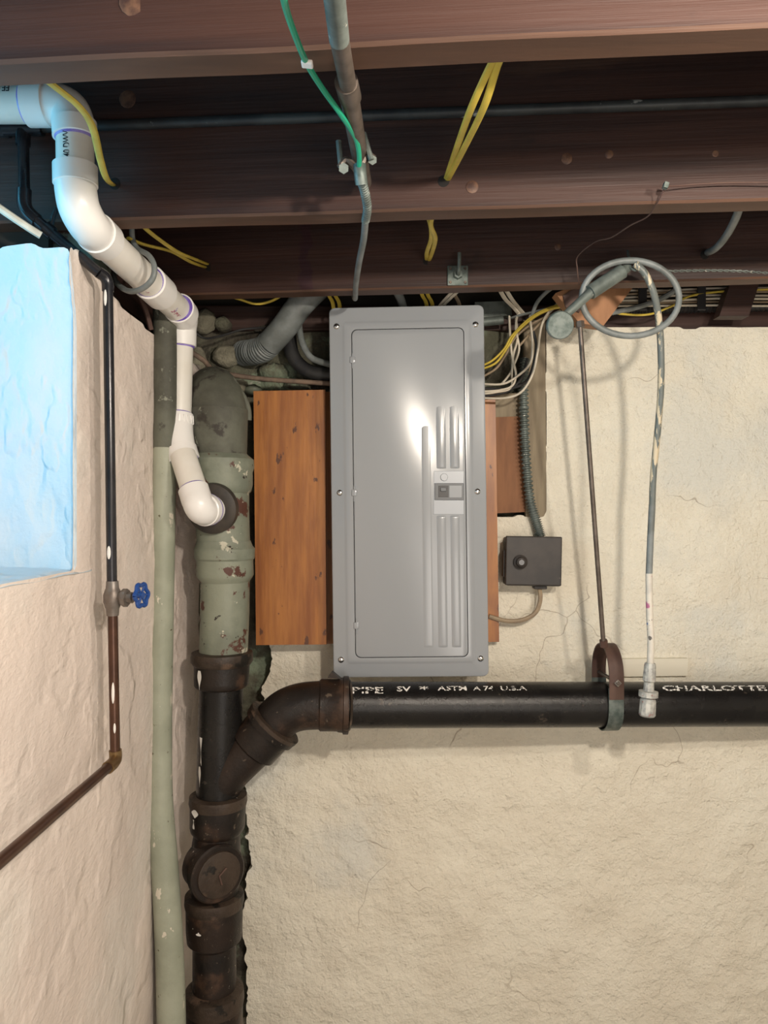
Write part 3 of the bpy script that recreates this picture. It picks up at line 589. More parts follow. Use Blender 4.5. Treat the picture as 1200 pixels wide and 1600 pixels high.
for k in range(6): t = math.pi*k/3; hw.tube([hc, hc+(u*math.cos(t)+v*math.sin(t))*.018], .0022, n=6, smooth=False)
hw.lathe(hc-ax*.008, hc+ax*.004, ((0, .006), (1, .006)), 12); hw.build('hand_wheel', M['blue'], vo)
cable('white_cable', 'pale cable slanting under the middle joist at the far left edge', [(-40, 298, 1.30), (15, 336, 1.31), (45, 356, 1.32), (64, 368, 1.33)], .0065, 'white_cable')
for (px_, y0_, y1_, w_) in ((164.5, 452, 478, 5), (170, 853, 874, 6), (176.5, 1066, 1100, 5), (179, 1130, 1146, 4)):
    c_ = P(px_, (y0_+y1_)/2, 1.371); MB().sphere(c_, .5*(y1_-y0_)*1.371/F, 12, (w_/(y1_-y0_), .12, 1)).build('paint_blob', M['white_ink'], wp)
# central conduit with ground clamp
cc = thing('ceiling_conduit', 'grey steel conduit running under the joists with a coupling', 'conduit', P(545, 140, .97))
MB().tube([P(516, -60, .68), P(530, 62, .80)], .0108, n=16, smooth=False).build('conduit_tube', M['galv_dull'], cc, label='paint-spotted pale near end')
MB().tube([P(530, 60, .80), P(545, 140, .95)], .0105, n=16, smooth=False).build('conduit_tube', M['rod'], cc)
MB().tube([P(541, 128, .93), P(547, 152, .975)], .0145, n=18, smooth=False).build('conduit_coupling', M['rod'], cc)
MB().tube([P(545, 145, .96), P(569, 285, 1.30)], .0125, n=18, smooth=False).build('conduit_tube', M['rod'], cc)
gc = thing('ground_clamp', 'small metal ground clamp with two bolts gripping the end of the ceiling conduit', 'clamp', P(560, 270, 1.16))
d = 1.16
MB().tube([P(529, 220, d), P(533, 262, d)], .0042, n=8, smooth=False).build('clamp_bolt', M['galv_dull'], gc)
MB().tube([P(568, 208, d-.01), P(580, 250, d-.01)], .0042, n=8, smooth=False).build('clamp_bolt', M['galv_dull'], gc)
MB().tube([P(531, 262, d), P(540, 250, d), P(551, 258, d), P(560, 270, d)], .0055, n=8).tube([P(584, 248, d), P(575, 243, d), P(566, 256, d), P(560, 270, d)], .0055, n=8).build('clamp_jaw', M['rod'], gc)
MB().lathe(P(537, 263, d-.008), P(537, 263, d+.008), ((0, .008), (1, .008)), 6).build('clamp_nut', M['galv_dull'], gc)
MB().lathe(P(582, 250, d-.008), P(582, 250, d+.008), ((0, .007), (1, .007)), 6).build('clamp_nut', M['galv_dull'], gc)
MB().tube([P(562, 258, d-.006), P(563, 272, d-.006), P(565, 288, d)], .0095, n=12).build('cable_connector', M['galv'], gc)
cable('green_wire', 'bright green ground wire running down to the clamp', [(438, -40, .66), (446, 10, .74), (462, 58, .80), (480, 100, .87), (505, 140, .93), (535, 182, 1.0), (555, 215, 1.08), (561, 240, 1.12), (561, 262, 1.15)], .0036, 'green_wire', cat='wire')
c = P(480, 100, .865); MB().box(c, (.013, .012, .005), Matrix.Rotation(.1, 3, 'Y'), .0015).build('cable_staple', M['pvc_fit'], label='white plastic staple holding the green wire to the near joist', cat='staple', smooth=False)
MB().tube([P(*p) for p in [(564, 280, 1.16), (570, 300, 1.2), (574, 325, 1.27), (571, 345, 1.34)]], lambda t: .0062*(1+.22*(1 if int(t*14) % 2 else -1)), n=10, seg=28).build('flexible_conduit', M['galv_dull'], label='ribbed grey armoured whip below the ground clamp', cat='cable')
cable('grey_cable', 'thin grey cable hanging from the middle joist down to the panel top', [(571, 343, 1.34), (568, 375, 1.42), (561, 410, 1.52), (556, 445, 1.66), (555, 466, 1.80), (553, 462, 1.90)], .0062, 'grey_cable', n=10)
# yellow cables
def ycab(lab, pts, r=.0052): cable('yellow_cable', lab, pts, r, 'yellow', ry=.003)
ycab('left yellow cable of the pair slanting down from the near joist to a drilled hole', [(780, 82, .90), (768, 100, .925), (738, 165, 1.0), (716, 225, 1.14), (696, 284, 1.345)])
ycab('right yellow cable of the pair slanting down from the near joist to a drilled hole', [(790, 82, .90), (778, 100, .925), (757, 165, 1.0), (727, 228, 1.14), (697, 286, 1.345)])
ycab('left of two twisted yellow cables between the middle joist and the joist above the panel', [(662, 325, 1.40), (672, 348, 1.47), (674, 372, 1.56), (667, 395, 1.68), (667, 409, 1.83)], .0048)
ycab('right of two twisted yellow cables between the middle joist and the joist above the panel', [(682, 325, 1.40), (673, 350, 1.46), (680, 372, 1.55), (676, 392, 1.66), (669, 411, 1.83)], .0048)
ycab('yellow cable curling beside the white pipe below the near joist', [(60, 116, .94), (92, 140, .98), (125, 168, 1.02), (145, 200, 1.08), (157, 250, 1.18), (167, 280, 1.26), (180, 291, 1.41)], .0055)
ycab('upper yellow cable behind the white diagonal pipe', [(215, 345, 1.44), (238, 366, 1.50), (275, 392, 1.58), (305, 405, 1.68), (330, 415, 1.90)])
ycab('lower yellow cable behind the white diagonal pipe', [(200, 372, 1.50), (225, 382, 1.54), (268, 393, 1.62), (300, 410, 1.70), (328, 420, 1.90)])
# misc wires on right
cable('bell_wire', 'very thin pinkish wire drooping from a nail on the middle joist', [(905, 445, 1.66), (902, 420, 1.64), (903, 400, 1.62), (930, 378, 1.52), (955, 371, 1.46), (985, 352, 1.38), (1012, 338, 1.33), (1028, 315, 1.285), (1040, 291, 1.265)], .0013, 'rust', cat='wire', n=6)
cable('bell_wire', 'very thin wire running right along the middle joist from the nail', [(1040, 291, 1.265), (1060, 290, 1.27), (1100, 287, 1.27), (1150, 285, 1.265), (1240, 285, 1.255)], .0010, 'rust', cat='wire', n=6)
c = P(1040, 290, 1.26); MB().box(c, (.008, .01, .010), Matrix.Rotation(.3, 3, 'Y'), .001).build('staple_nail', M['galv'], label='small square staple fixing the thin wire to the middle joist', cat='staple', smooth=False)
tw = []
for s_ in (0, math.pi):
    pts = []
    for k in range(40):
        t = k/39; px = 1040+t*190; py = 424+6*t-4*math.sin(t*3); a = t*60+s_; pts.append(P(px, py, 1.645)+Vector((0, math.cos(a), math.sin(a)))*.0022)
    tw.append(pts)
MB().tube(tw[0], .0012, n=5, smooth=False).tube(tw[1], .0012, n=5, smooth=False).build('twisted_wire', M['galv_dull'], label='twisted wire pair stapled along the joist at the right edge', cat='wire')
cable('grey_cable', 'grey cable drooping between joists near the upper right corner', [(1158, 315, 1.37), (1150, 340, 1.44), (1135, 368, 1.54), (1118, 388, 1.62), (1100, 397, 1.78)], .0075, 'grey_cable', n=12)
# mounting plate on J3
mp = thing('mounting_plate', 'small square galvanised plate with a threaded stub on the joist above the panel', 'bracket', on_joist(3, 715, 447))
c = on_joist(3, 715, 431); MB().box(c-Vector((0, .002, 0)), (.048, .005, .046), None, .002).build('plate', M['galv'], mp, smooth=False)
MB().tube([c, c-Vector((0, .03, 0)), c-Vector((0, .04, -.018)), c-Vector((0, .04, -.04))], .0042, n=8).build('stud', M['galv_dull'], mp)
MB().lathe(c-Vector((0, .004, 0)), c-Vector((0, .016, 0)), ((0, .011), (1, .010)), 6).build('nut', M['galv'], mp)
for sx in (-1, 1):
    for sz in (-1, 1):
        q = c+Vector((sx*.017, -.003, sz*.016)); MB().lathe(q, q-Vector((0, .0035, 0)), ((0, .004), (1, .003)), 10).build('bolt_head', M['rod'], mp)

# ------------------------------------------------------------------ hanger rod, block, coil, disc pipe
wbk = thing('wooden_block', 'orange-brown wooden block nailed under the joist, holding the hanger rod', 'block', P(925, 510, 1.86))
plate('block_piece', None, ((868, 458), (915, 438), (990, 448), (962, 484), (942, 510), (905, 505)), 1.86, .04, 'wood_block', None, wbk)
plate('hanger_flange', 'rusty flat hanger flange', ((880, 462), (905, 445), (925, 446), (905, 488), (884, 480)), 1.852, .006, 'rust', None, wbk)
ch = thing('clevis_hanger', 'brown and galvanised clevis hanger with long rod carrying the black pipe', 'pipe hanger', P(960, 1140, 1.9))
MB().tube([P(906, 505, 1.80), P(943, 1006, 1.88)], .0058, n=12, smooth=False).build('hanger_rod', M['rod'], ch)
MB().lathe(P(906, 502, 1.80), P(907, 512, 1.80), ((0, .010), (1, .010)), 6).build('rod_nut', M['rod'], ch)
HD = 1.925
def yoke(pts, wdt, th, nm, m, dirx=Vector((1, 0, 0))):
    mb = MB(); vs_ = []; n = len(pts)
    for i, p in enumerate(pts):
        T = (pts[min(i+1, n-1)]-pts[max(i-1, 0)]).normalized(); nr = T.cross(dirx).normalized()
        for a_, b_ in ((-1, -1), (1, -1), (1, 1), (-1, 1)): vs_.append(p+dirx*(a_*wdt/2)+nr*(b_*th/2))
    fs = [(i*4+j, i*4+(j+1) % 4, (i+1)*4+(j+1) % 4, (i+1)*4+j) for i in range(n-1) for j in range(4)]+[(0, 1, 2, 3), tuple((n-1)*4+k for k in range(4))]
    mb.add(vs_, fs); return mb.build(nm, M[m], ch, ang=40)
dx = Vector((1, .06, 0)).normalized(); side = Vector((.06, -1, 0)).normalized()     # strap width / loop plane
R = .0575; cz = P(949, 1101, HD); r2 = R+.004
top = []; hz = .150
for k in range(17):
    t = math.pi*k/16; s_ = math.cos(t); 
    top.append(cz+side*(R+.006)*s_+Vector((0, 0, .078+.074*math.sin(t))))
top = [cz+side*(R+.006)+Vector((0, 0, .028))]+top+[cz-side*(R+.006)+Vector((0, 0, .028))]
yoke(top, .036, .004, 'upper_yoke', 'rust', dx)
low = [cz+side*r2+Vector((0, 0, .055)), cz+side*r2+Vector((0, 0, .02))]+[cz+(side*math.cos(t)-Vector((0, 0, 1))*math.sin(t))*r2 for t in [math.pi*k/20 for k in range(21)]]+[cz-side*r2+Vector((0, 0, .02)), cz-side*r2+Vector((0, 0, .055))]
yoke(low, .037, .003, 'lower_strap', 'galv', dx)
bo = cz+Vector((0, 0, .070)); MB().tube([bo-side*.078, bo+side*.078], .0045, n=10, smooth=False).build('cross_bolt', M['rod'], ch)
MB().lathe(bo+side*.066, bo+side*.074, ((0, .010), (1, .009)), 4).build('bolt_nut', M['chrome'], ch)
MB().lathe(P(943, 1000, 1.88), P(943.5, 1010, 1.885), ((0, .010), (1, .010)), 6).build('rod_nut', M['rust'], ch)
# disc-ended tube
dt = thing('disc_pipe', 'galvanised tube slanting down to a flat round disc under the joist', 'pipe', P(875, 530, 1.60))
MB().tube([P(884, 492, 1.60), P(925, 455, 1.61)], [.0085, .0105], n=16, smooth=False).build('tube_neck', M['galv_dull'], dt)
MB().tube([P(922, 457, 1.61), P(972, 424, 1.62)], .0155, n=18, smooth=False).build('tube', M['galv_dull'], dt)
MB().tube([P(968, 427, 1.615), P(980, 418, 1.625)], .0105, n=18, smooth=False).build('tube_tip', M['galv_dull'], dt)
c = P(874.5, 508, 1.60); axd = Vector((.12, -1, -.28)).normalized(); MB().lathe(c+axd*-.004, c+axd*.007, ((0, .026), (.1, .029), (.8, .029), (1, .027)), 36).build('disc', M['galv'], dt)
# hook and coil
MB().tube([P(981, 392, 1.68), P(983, 405, 1.63), P(986, 418, 1.615), P(995, 422, 1.61), P(1000, 412, 1.63)], .0028, n=8).build('hook', M['galv_dull'], label='small bent metal hook on the joist holding the coiled tube', cat='hook')
co = thing('paint_hose', 'grey paint-splashed hose coiled on a hook and hanging down over the wall', 'hose', P(1011, 1118, 1.72))
lp = []
for k in range(50):
    t = math.radians(-75)+2*math.pi*k/46; lp.append(P(985+76*math.cos(t), 466+59*math.sin(t), 1.63+.012*math.sin(t*.5+1)-.0005*k))
MB().tube(lp, .0068, n=12, smooth=False).build('coil', M['grey_cable'], co)
MB().tube([P(*p) for p in [(992, 412, 1.60), (1008, 428, 1.60), (1022, 460, 1.61), (1030, 505, 1.64), (1033, 560, 1.66), (1032, 620, 1.68), (1026, 690, 1.70), (1021, 740, 1.71), (1019, 790, 1.72)]], .0072, n=12).build('hose_length', M['tube_grey'], co)
MB().tube([P(*p) for p in [(1019, 788, 1.72), (1016, 850, 1.73), (1014, 900, 1.73)]], .0075, n=12).build('hose_length', M['grey_cable'], co)
MB().tube([P(*p) for p in [(1014, 896, 1.73), (1015, 960, 1.73), (1017, 1000, 1.73), (1016, 1042, 1.73)]], .0078, n=12).build('hose_length', M['tube_white'], co, label='white paint-splashed end')
a, b_ = P(1016, 1036, 1.73), P(1011, 1119, 1.73)
MB().lathe(a, b_, ((0, .0115), (.05, .013), (.33, .0145), (.36, .011), (.52, .012), (.53, .0215), (.63, .0215), (.64, .0125), (.68, .0165), (.70, .0175), (.97, .0185), (1, .016)), 12).build('hose_fitting', M['fitting_paint'], co, ang=25)

# ------------------------------------------------------------------ drains
# horizontal black pipe
DL, DR_ = 1.875, 1.955
hp = thing('drain_pipe', 'horizontal black cast iron drain pipe with white stencilled lettering', 'pipe', P(870, 1136, 1.92))
A = P(528, 1101.5, DL); B = P(1200, 1100, DR_); dirp = (B-A).normalized(); Bx = B+dirp*.15; RP = .0555
MB().tube([A, Bx, Bx+Vector((1.2, 0, 0))], RP, n=64, smooth=False).build('pipe', M['iron_black'], hp)
def text_mesh(s, size, font=None, bold=0.0, sp=1.0):
    cu = bpy.data.curves.new('t', 'FONT'); cu.body = s; cu.size = size; cu.align_y = 'CENTER'; cu.offset = bold; cu.space_character = sp; cu.resolution_u = 3
    o = bpy.data.objects.new('t', cu); COL.objects.link(o); dg = bpy.context.evaluated_depsgraph_get(); me = bpy.data.meshes.new_from_object(o.evaluated_get(dg))
    vs_ = [v.co.copy() for v in me.vertices]; fs = [tuple(p.vertices) for p in me.polygons]
    bpy.data.objects.remove(o); bpy.data.curves.remove(cu); bpy.data.meshes.remove(me); return vs_, fs
def wrap(vs_, fs, c, along, out, up, r, lift=.0007, worn=0.0):
    # text x runs along 'along', text y wraps round the cylinder of radius r about c
    res = []
    for v in vs_:
        a = v.y/r; res.append(c+along*v.x+(out*math.cos(a)+up*math.sin(a))*(r+lift))
    if worn:
        bm = bmesh.new(); vv = [bm.verts.new(p) for p in res]
        for f in fs:
            try: bm.faces.new([vv[i] for i in f])
            except ValueError: pass
        bmesh.ops.subdivide_edges(bm, edges=[e for e in bm.edges if e.calc_length() > .003], cuts=2, use_grid_fill=True)
        kill = [f for f in bm.faces if noise.noise(f.calc_center_median()*260) > worn]
        bmesh.ops.delete(bm, geom=kill, context='FACES'); bm.verts.index_update()
        r_ = ([v.co.copy() for v in bm.verts], [tuple(v.index for v in f.verts) for f in bm.faces]); bm.free(); return r_
    return res, fs
def stencil(px0, px1, py, s, h, par=hp, worn=.22, m='white_ink', bold=.0004):
    vs_, fs = text_mesh(s, h, bold=bold); wd = max(v.x for v in vs_)-min(v.x for v in vs_); mn = min(v.x for v in vs_)
    xa = ZX(px0, DL-.04+(px0-528)/672*.08); xb = ZX(px1, DL-.04+(px1-528)/672*.08)
    k = (xb-xa)/wd; vs_ = [Vector(((v.x-mn)*k, v.y, 0)) for v in vs_]
    c = A+dirp*((xa-A.x)/dirp.x); e = math.asin(max(-1, min(1, (1101-py)/36.5)))
    # shift angle so text centre sits at py as seen by the camera (which looks down on the pipe)
    view = Vector((0, c.y, c.z)).normalized(); n0 = -view; up0 = Vector((0, n0.z, -n0.y))
    if up0.z < 0: up0 = -up0
    out = (n0*math.cos(e)+up0*math.sin(e)); up = (up0*math.cos(e)-n0*math.sin(e))
    v2, f2 = wrap(vs_, fs, c, dirp, out, up, RP, worn=worn); return MB().add(v2, f2).build('stencil_lettering', M[m], par, smooth=False, fix=False)
for a in ((549, 599, 1079, 'PIPE', .026, .10, .0007), (620, 642, 1077, 'SV', .022, .3), (655, 671, 1078, '*', .03, .1), (684, 730, 1076, 'ASTM', .021, .25), (740, 772, 1076, 'A 74', .021, .25), (783, 824, 1076, 'U.S.A', .020, .12), (1037, 1200, 1076, 'CHARLOTTE', .024, .13, .0008)):
    stencil(*a[:5], worn=a[5], bold=a[6] if len(a) > 6 else .0003)
# elbow
el = thing('pipe_elbow', 'rusty black cast iron elbow joining the horizontal pipe to the branch', 'pipe fitting', P(470, 1145, 1.87))
a, b_ = P(497, 1101.5, 1.873), P(545, 1101.5, 1.878)
MB().lathe(a, b_, ((0, .056), (.08, .062), (.62, .0625), (.66, .0645), (.80, .0655), (.82, .0695), (.98, .0695), (1, .066)), 48, .0008).build('elbow_hub', M['iron_rust'], el)
MB().lathe(P(543, 1101.5, 1.876), P(547, 1101.5, 1.877), ((0, .066), (1, .059)), 48).build('hub_rim', M['iron_rim'], el)
MB().tube([P(*p) for p in [(424, 1136, 1.87), (436, 1121, 1.87), (452, 1110, 1.87), (474, 1103.5, 1.872), (502, 1101.5, 1.873)]], [.054, .055, .056, .057, .058], n=40).build('elbow_bend', M['iron_rust'], el)
MB().prism([P(512, 1059, 1.87), P(519, 1050, 1.87), P(532, 1061, 1.87)], (0, .02, 0)).build('casting_lug', M['iron_rust'], el, smooth=False)

def stackprof(mb, D, rows, n=48, wob=.0008):   # rows: (py, centre px, half width px)
    vs_ = []; 
    for py, cx, hw in rows:
        c = P(cx, py, D)
        for k in range(n):
            a = 2*math.pi*k/n; dd = Vector((math.cos(a), math.sin(a), 0)); q = c+dd*(hw*D/F); q = q+dd*noise.noise(q*26)*wob; vs_.append(q)
    m = len(rows); fs = [(i*n+k, i*n+(k+1) % n, (i+1)*n+(k+1) % n, (i+1)*n+k) for i in range(m-1) for k in range(n)]
    fs += [tuple(range(n)), tuple((m-1)*n+k for k in range(n))]; mb.add(vs_, fs); return mb
SD = 1.875
st = thing('drain_stack', 'black rusty cast iron drain stack in the corner with branch and round cleanout', 'pipe', (ZX(335, SD), SD, ZF))
def sp_(name, rows, m, label=None, par=st, D=SD): return stackprof(MB(), D, rows).build(name, M[m], par, label=label)
sp_('hub_rim', [(1017, 347, 38), (1019, 347, 47), (1024, 347, 48), (1033, 347, 47.5), (1038, 347, 44)], 'iron_rim')
sp_('hub', [(1034, 347, 43), (1062, 346, 42), (1069, 346, 42), (1072, 346, 40), (1074, 346, 36)], 'iron_rust')
sp_('pipe', [(1070, 346, 34), (1160, 343, 34), (1256, 341, 34)], 'iron_black')
MB().tube([P(338, 1240, SD), P(355, 1208, SD), P(382, 1180, SD), P(404, 1160, SD)], [.050, .053, .053, .053], n=40).build('branch', M['iron_rust'], st)
ba, bb = P(394, 1170, SD), P(431, 1128, SD)
MB().lathe(ba, bb, ((0, .055), (.06, .061), (.7, .063), (.72, .070), (.97, .072), (1, .068)), 48, .0008).build('branch_hub', M['iron_rust'], st)
MB().lathe(bb-(bb-ba)*.12, bb+(bb-ba)*.02, ((0, .0725), (.8, .073), (1, .061)), 48, .0008).build('hub_rim', M['iron_rim'], st)
sp_('hub_rim', [(1240, 341, 37), (1242, 341, 44), (1252, 341, 45), (1258, 341, 43.5)], 'iron_rim')
sp_('hub', [(1254, 341, 43), (1290, 340, 42.5), (1296, 340, 41), (1302, 340, 36)], 'iron_rust')
sp_('cleanout_body', [(1298, 339, 35), (1315, 338, 37), (1348, 337, 40), (1385, 336, 37), (1412, 335, 35)], 'iron_rust')
cx = Vector((.60, -.80, 0)).normalized(); c0 = P(322, 1349, SD-.01)
cl = MB().lathe(c0-cx*.010, c0+cx*.072, ((0, .056), (.1, .060), (.62, .061), (.66, .067), (.95, .068), (1, .064)), 48, .0006).build('cleanout_barrel', M['iron_rust'], st)
MB().lathe(c0+cx*.068, c0+cx*.078, ((0, .062), (.3, .060), (.32, .054), (.9, .053), (1, .050)), 48).build('cleanout_plug', M['iron_rim'], cl)
q = c0+cx*.080; sv = cx.cross(Vector((0, 0, 1))).normalized()
if sv.x < 0: sv = -sv
MB().tube([q+sv*.004+Vector((0, 0, -.022)), q-sv*.002+Vector((0, 0, 0)), q+sv*.016+Vector((0, 0, .014))], .0022, n=8, smooth=False).build('cast_mark', M['rust'], cl)
sp_('hub_rim', [(1394, 335, 37), (1397, 335, 45), (1408, 335, 46), (1415, 335, 44.5)], 'iron_rim')
sp_('hub', [(1411, 335, 44), (1450, 335, 43.5), (1466, 335, 42), (1472, 335, 36)], 'iron_rust')
sp_('pipe', [(1466, 335, 33.5), (1565, 335, 33.5)], 'iron_rust')
sp_('hub_rim', [(1542, 335, 37), (1546, 335, 45), (1562, 335, 46), (1572, 335, 44.5)], 'iron_rim')
sp_('hub', [(1566, 335, 44), (1640, 335, 43.5), (1650, 335, 36)], 'iron_rust')
MB().tube([P(335, 1640, SD), Vector((ZX(335, SD), SD, ZF))], .053, n=32, smooth=False).build('pipe', M['iron_rust'], st)
# white paint drips on the stack
def drip(px, y0, y1, wpx, par, D=SD, c=345, hw=34):
    mb = MB(); n = 8; L_ = []; Rr = []
    for i in range(n+1):
        t = i/n; y = y0+(y1-y0)*t; ww = wpx*(.55+.45*math.sin(t*5+px))*(1-.5*t)
        for s_ in (-1, 1):
            X = px+s_*ww/2; a = (X-c)/hw; a = max(-.98, min(.98, a)); ang = math.asin(a); ctr = P(c, y, D); view = Vector((ctr.x, ctr.y, 0)).normalized(); rt_ = Vector((view.y, -view.x, 0))
            p = ctr+(rt_*math.sin(ang)-view*math.cos(ang))*(hw*D/F+.0016); (L_ if s_ < 0 else Rr).append(p)
    vs_ = L_+Rr; fs = [(i, i+1, n+1+i+1, n+1+i) for i in range(n)]
    return mb.add(vs_, fs).build('paint_drip', M['white_ink'], par, fix=False)
drip(314, 1041, 1070, 7, st, c=346.5, hw=43); drip(316, 1145, 1188, 4, st, c=344, hw=34); drip(314, 1190, 1222, 4, st, c=343, hw=34)
drip(307, 1252, 1264, 13, st, c=341, hw=44.5); drip(305, 1268, 1282, 5, st, c=340.5, hw=43.5); drip(312, 1434, 1439, 12, st, c=335, hw=44.5); drip(303, 1580, 1592, 12, st, c=335, hw=44.5)

# green painted upper stack
gs = thing('vent_stack', 'grey-green painted cast iron stack above the black one, flaked with rust', 'pipe', P(350, 1020, SD))
def gp_(name, rows, m, label=None): return stackprof(MB(), SD, rows, wob=.002).build(name, M[m], gs, label=label)
gp_('pipe', [(900, 352, 37.5), (960, 351, 37.5), (1022, 349, 37.5)], 'iron_green')
gp_('hub', [(845, 349, 42), (853, 350, 44), (857, 351, 47), (872, 351, 46.5), (875, 351, 44), (898, 351, 44.5), (903, 351, 42), (909, 351, 38)], 'iron_green')
gp_('fitting_body', [(764, 346, 43), (800, 347, 42), (850, 349, 41)], 'iron_green')
gp_('hub', [(710, 344, 42), (718, 345, 50), (730, 346, 50.5), (738, 346, 48), (758, 346, 48.5), (768, 346, 46), (772, 346, 42)], 'iron_green')
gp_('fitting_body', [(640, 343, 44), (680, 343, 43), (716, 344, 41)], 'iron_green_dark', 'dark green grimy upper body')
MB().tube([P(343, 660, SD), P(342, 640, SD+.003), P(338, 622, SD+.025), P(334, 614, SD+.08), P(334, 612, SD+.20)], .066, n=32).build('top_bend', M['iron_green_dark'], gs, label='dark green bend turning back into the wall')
rimp = [P(343+46*math.cos(math.radians(a_)), 652-56*math.sin(math.radians(a_)), SD+.02) for a_ in range(-5, 186, 10)]
MB().tube(rimp, .007, n=10).build('cast_rim', M['iron_green_dark'], gs)
# inlet hub for white pipe: rubber donut
ia = P(345, 789, 1.86); ib = P(329, 796, 1.785); ax2 = (ib-ia).normalized()
MB().lathe(ia, ib-ax2*.02, ((0, .044), (.5, .050), (.9, .056), (1, .056)), 40, .001).build('inlet_hub', M['iron_green'], gs)
MB().lathe(ib-ax2*.028, ib, ((0, .058), (.1, .060), (.8, .059), (.95, .052), (1, .040)), 40).build('rubber_gasket', M['rubber'], gs)

# ------------------------------------------------------------------ white pvc drain
pv = thing('plastic_drain', 'white plastic drain pipe run zigzagging from the joists down to the stack', 'pipe', P(318, 800, 1.74))
RV = .0302; RH = .0358
def pt(name, pts, r, m, lab=None, **k): return MB().tube([P(*p) for p in pts], r, n=36, **k).build(name, M[m], pv, label=lab, ang=30)
def coup(a, b_, r=RH, m='pvc_fit', name='coupling', lip=True, prim=None):
    A_, B_ = P(*a), P(*b_); o = MB().lathe(A_, B_, ((0, r-.003), (.02, r), (.94, r*1.0), (.97, r), (1, r-.0015)), 40).build(name, M[m], pv, ang=30)
    if prim:
        q = (B_-A_).normalized()
        for e in prim:
            c_ = B_ if e > 0 else A_; MB().lathe(c_-q*.0005*e, c_+q*.0035*e, ((0, RV+.0026), (1, RV+.0008)), 40).build('primer_ring', M['purple'], o)
    return o
pt('pipe', [(-140, 163, 1.285), (62, 163, 1.285)], RV, 'pvc', smooth=False)
coup((42, 163, 1.285), (76, 163, 1.285), prim=(-1,))
pt('sweep_elbow', [(70, 163, 1.285), (90, 164, 1.285), (108, 174, 1.285), (116, 196, 1.282), (117, 205, 1.28)], .0335, 'pvc_fit')
coup((116, 190, 1.28), (117.5, 216, 1.28), prim=(1,))
p1 = pt('pipe', [(117, 205, 1.28), (118, 275, 1.28)], RV, 'pvc', smooth=False)
coup((117.5, 259, 1.28), (118, 290, 1.28), name='elbow_socket')
pt('elbow', [(118, 284, 1.28), (119, 300, 1.28), (124, 325, 1.285), (137, 350, 1.31), (152, 366, 1.35), (164, 378, 1.385)], .0335, 'pvc_fit')
coup((149, 363, 1.34), (164, 377, 1.385), name='elbow_socket')
p2 = pt('pipe', [(160, 374, 1.375), (280, 485, 1.79)], RV, 'pvc', smooth=False)
coup((232, 440, 1.60), (252, 459, 1.675), r=.0365, prim=(-1,))
coup((279, 481, 1.775), (287, 492, 1.815), name='elbow_socket', prim=(-1,))
pt('elbow', [(283, 488, 1.80), (286, 498, 1.835), (284.5, 512, 1.85), (283, 530, 1.85)], .0345, 'pvc_fit')
coup((283, 519, 1.85), (282.5, 541, 1.85), r=.0365, name='elbow_socket', prim=(1,))
p3 = pt('pipe', [(282, 535, 1.85), (279, 655, 1.835)], RV, 'pvc', smooth=False)
s1 = coup((279, 649, 1.835), (279, 664, 1.83), r=.0355, name='elbow_socket', prim=(-1,))
for k in range(20):
    t = 2*math.pi*k/20; c_ = P(279, 656.5, 1.832)+Vector((math.cos(t)*.0355, math.sin(t)*.0355, 0)); MB().box(c_, (.003, .003, .021), Matrix.Rotation(t, 3, 'Z')).build('grip_rib', M['pvc_fit'], s1, smooth=False)
pt('elbow', [(279, 660, 1.83), (280, 682, 1.82), (284, 705, 1.81), (288, 720, 1.80)], .0335, 'pvc_fit')
coup((283, 702, 1.81), (288, 720, 1.80), r=.0365, name='elbow_socket', prim=(1,))
pt('pipe', [(286, 712, 1.79), (308, 780, 1.735)], RV, 'pvc', smooth=False)
coup((302, 764, 1.748), (308, 783, 1.735), r=.0345, prim=(-1,))
pt('elbow', [(307, 778, 1.737), (310, 789, 1.73), (316, 797, 1.74), (324, 797, 1.765), (334, 795, 1.80)], .0335, 'pvc_fit')
q_ = (P(334, 795, 1.80)-P(316, 797, 1.745)).normalized(); c_ = P(318.5, 797, 1.75)
so = MB().lathe(c_, c_+q_*.022, ((0, .034), (.1, .0372), (.9, .0372), (1, .035)), 40).build('elbow_socket', M['pvc_fit'], pv, ang=30)
MB().lathe(c_+q_*.021, c_+q_*.026, ((0, .0375), (1, .036)), 40).build('primer_ring', M['purple'], so)
# purple smears and print
def pvtext(s, size, a, b_, ang, r=RV, m='ink', flip=False, worn=0):
    A_, B_ = P(*a), P(*b_); q = (B_-A_).normalized(); c_ = A_; view = c_.normalized(); n0 = -(view-q*view.dot(q)).normalized(); u0 = q.cross(n0)
    if u0.dot(n0.cross(q)) > 0: pass
    u0 = n0.cross(q); e = math.radians(ang); out = n0*math.cos(e)+u0*math.sin(e); up = u0*math.cos(e)-n0*math.sin(e)
    vs_, fs = text_mesh(s, size, bold=.0003); mn = min(v.x for v in vs_); wd = max(v.x for v in vs_)-mn; k = (B_-A_).length/wd
    v2, f2 = wrap([Vector(((v.x-mn)*k, v.y, 0)) for v in vs_], fs, c_, q, out, up, r, worn=worn); return MB().add(v2, f2).build('printed_lettering', M[m], pv, smooth=False, fix=False)
pvtext('40 DWV', .0155, (113, 258, 1.28), (112, 218, 1.28), 14)
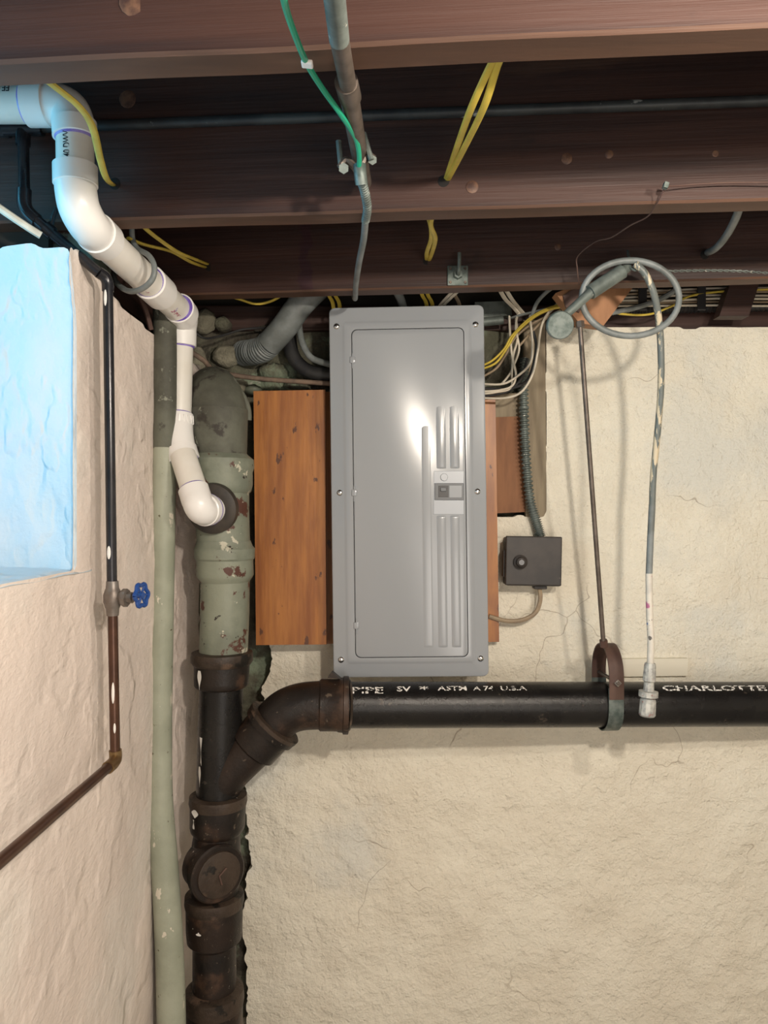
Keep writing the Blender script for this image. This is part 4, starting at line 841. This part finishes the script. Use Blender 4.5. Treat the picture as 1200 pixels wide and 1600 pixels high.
pvtext('EE 1001', .016, (28, 158, 1.285), (-8, 158, 1.285), -40)
pvtext('PVC 1120 SCH 40 ASTM', .008, (283, 548, 1.85), (280.5, 630, 1.838), -32, m='ink_red', worn=.15)
pvtext('ASTM D 2665 PVC 1120', .008, (172, 386, 1.42), (226, 436, 1.58), -30, m='ink_red', worn=.12)
pvtext('NSF PW', .012, (257, 465, 1.70), (271, 478, 1.745), -18, m='ink_red', worn=.2)
# cable ring round the diagonal pipe
lp = []
for k in range(40):
    t = 2*math.pi*k/36; lp.append(P(213+31*math.cos(t)-4*math.sin(t), 426+26*math.sin(t)+7*math.cos(t), 1.56-.045*math.sin(t)-.035*math.cos(t)))
MB().tube([P(206, 350, 1.49), P(207, 372, 1.51), P(214, 388, 1.50), P(232, 399, 1.47), P(241, 416, 1.46), P(238, 436, 1.46), P(222, 451, 1.47), P(202, 455, 1.50), P(184, 444, 1.55), P(178, 430, 1.60), P(182, 418, 1.64)], .0055, n=10).build('grey_cable', M['grey_cable'], label='grey cable looped around the white diagonal pipe', cat='cable')

# ------------------------------------------------------------------ green tube on the left wall, small vertical pieces
def gt(py): return None
gpts = [(257, 470, 1.80), (258, 560, 1.80), (257, 700, 1.80), (255, 850, 1.80), (252, 1000, 1.80), (250, 1150, 1.80), (251, 1250, 1.79), (257, 1350, 1.78), (263, 1450, 1.77), (267, 1560, 1.765), (269, 1700, 1.76)]
gto = thing('conduit', 'grey-green painted upright conduit half buried in the left wall near the corner', 'conduit', P(269, 1700, 1.76))
MB().tube([P(*p) for p in gpts[2:]], [.027, .027, .0275, .0275, .028, .031, .032, .0325, .033], n=28, seg=8).build('conduit_tube', M['green_tube'], gto)
MB().tube([P(*p) for p in gpts[:3]]+[P(256.6, 730, 1.80)], .0268, n=28, seg=8).build('conduit_tube', M['iron_green_dark'], gto, label='darker green upper end')  # upper length in a darker green than the rest
cable('thin_rod', 'rusty thin cable slanting above the left wall behind the white pipe', [(195, 440, 1.66), (215, 458, 1.70), (228, 485, 1.74), (236, 515, 1.76)], .006, 'rust')
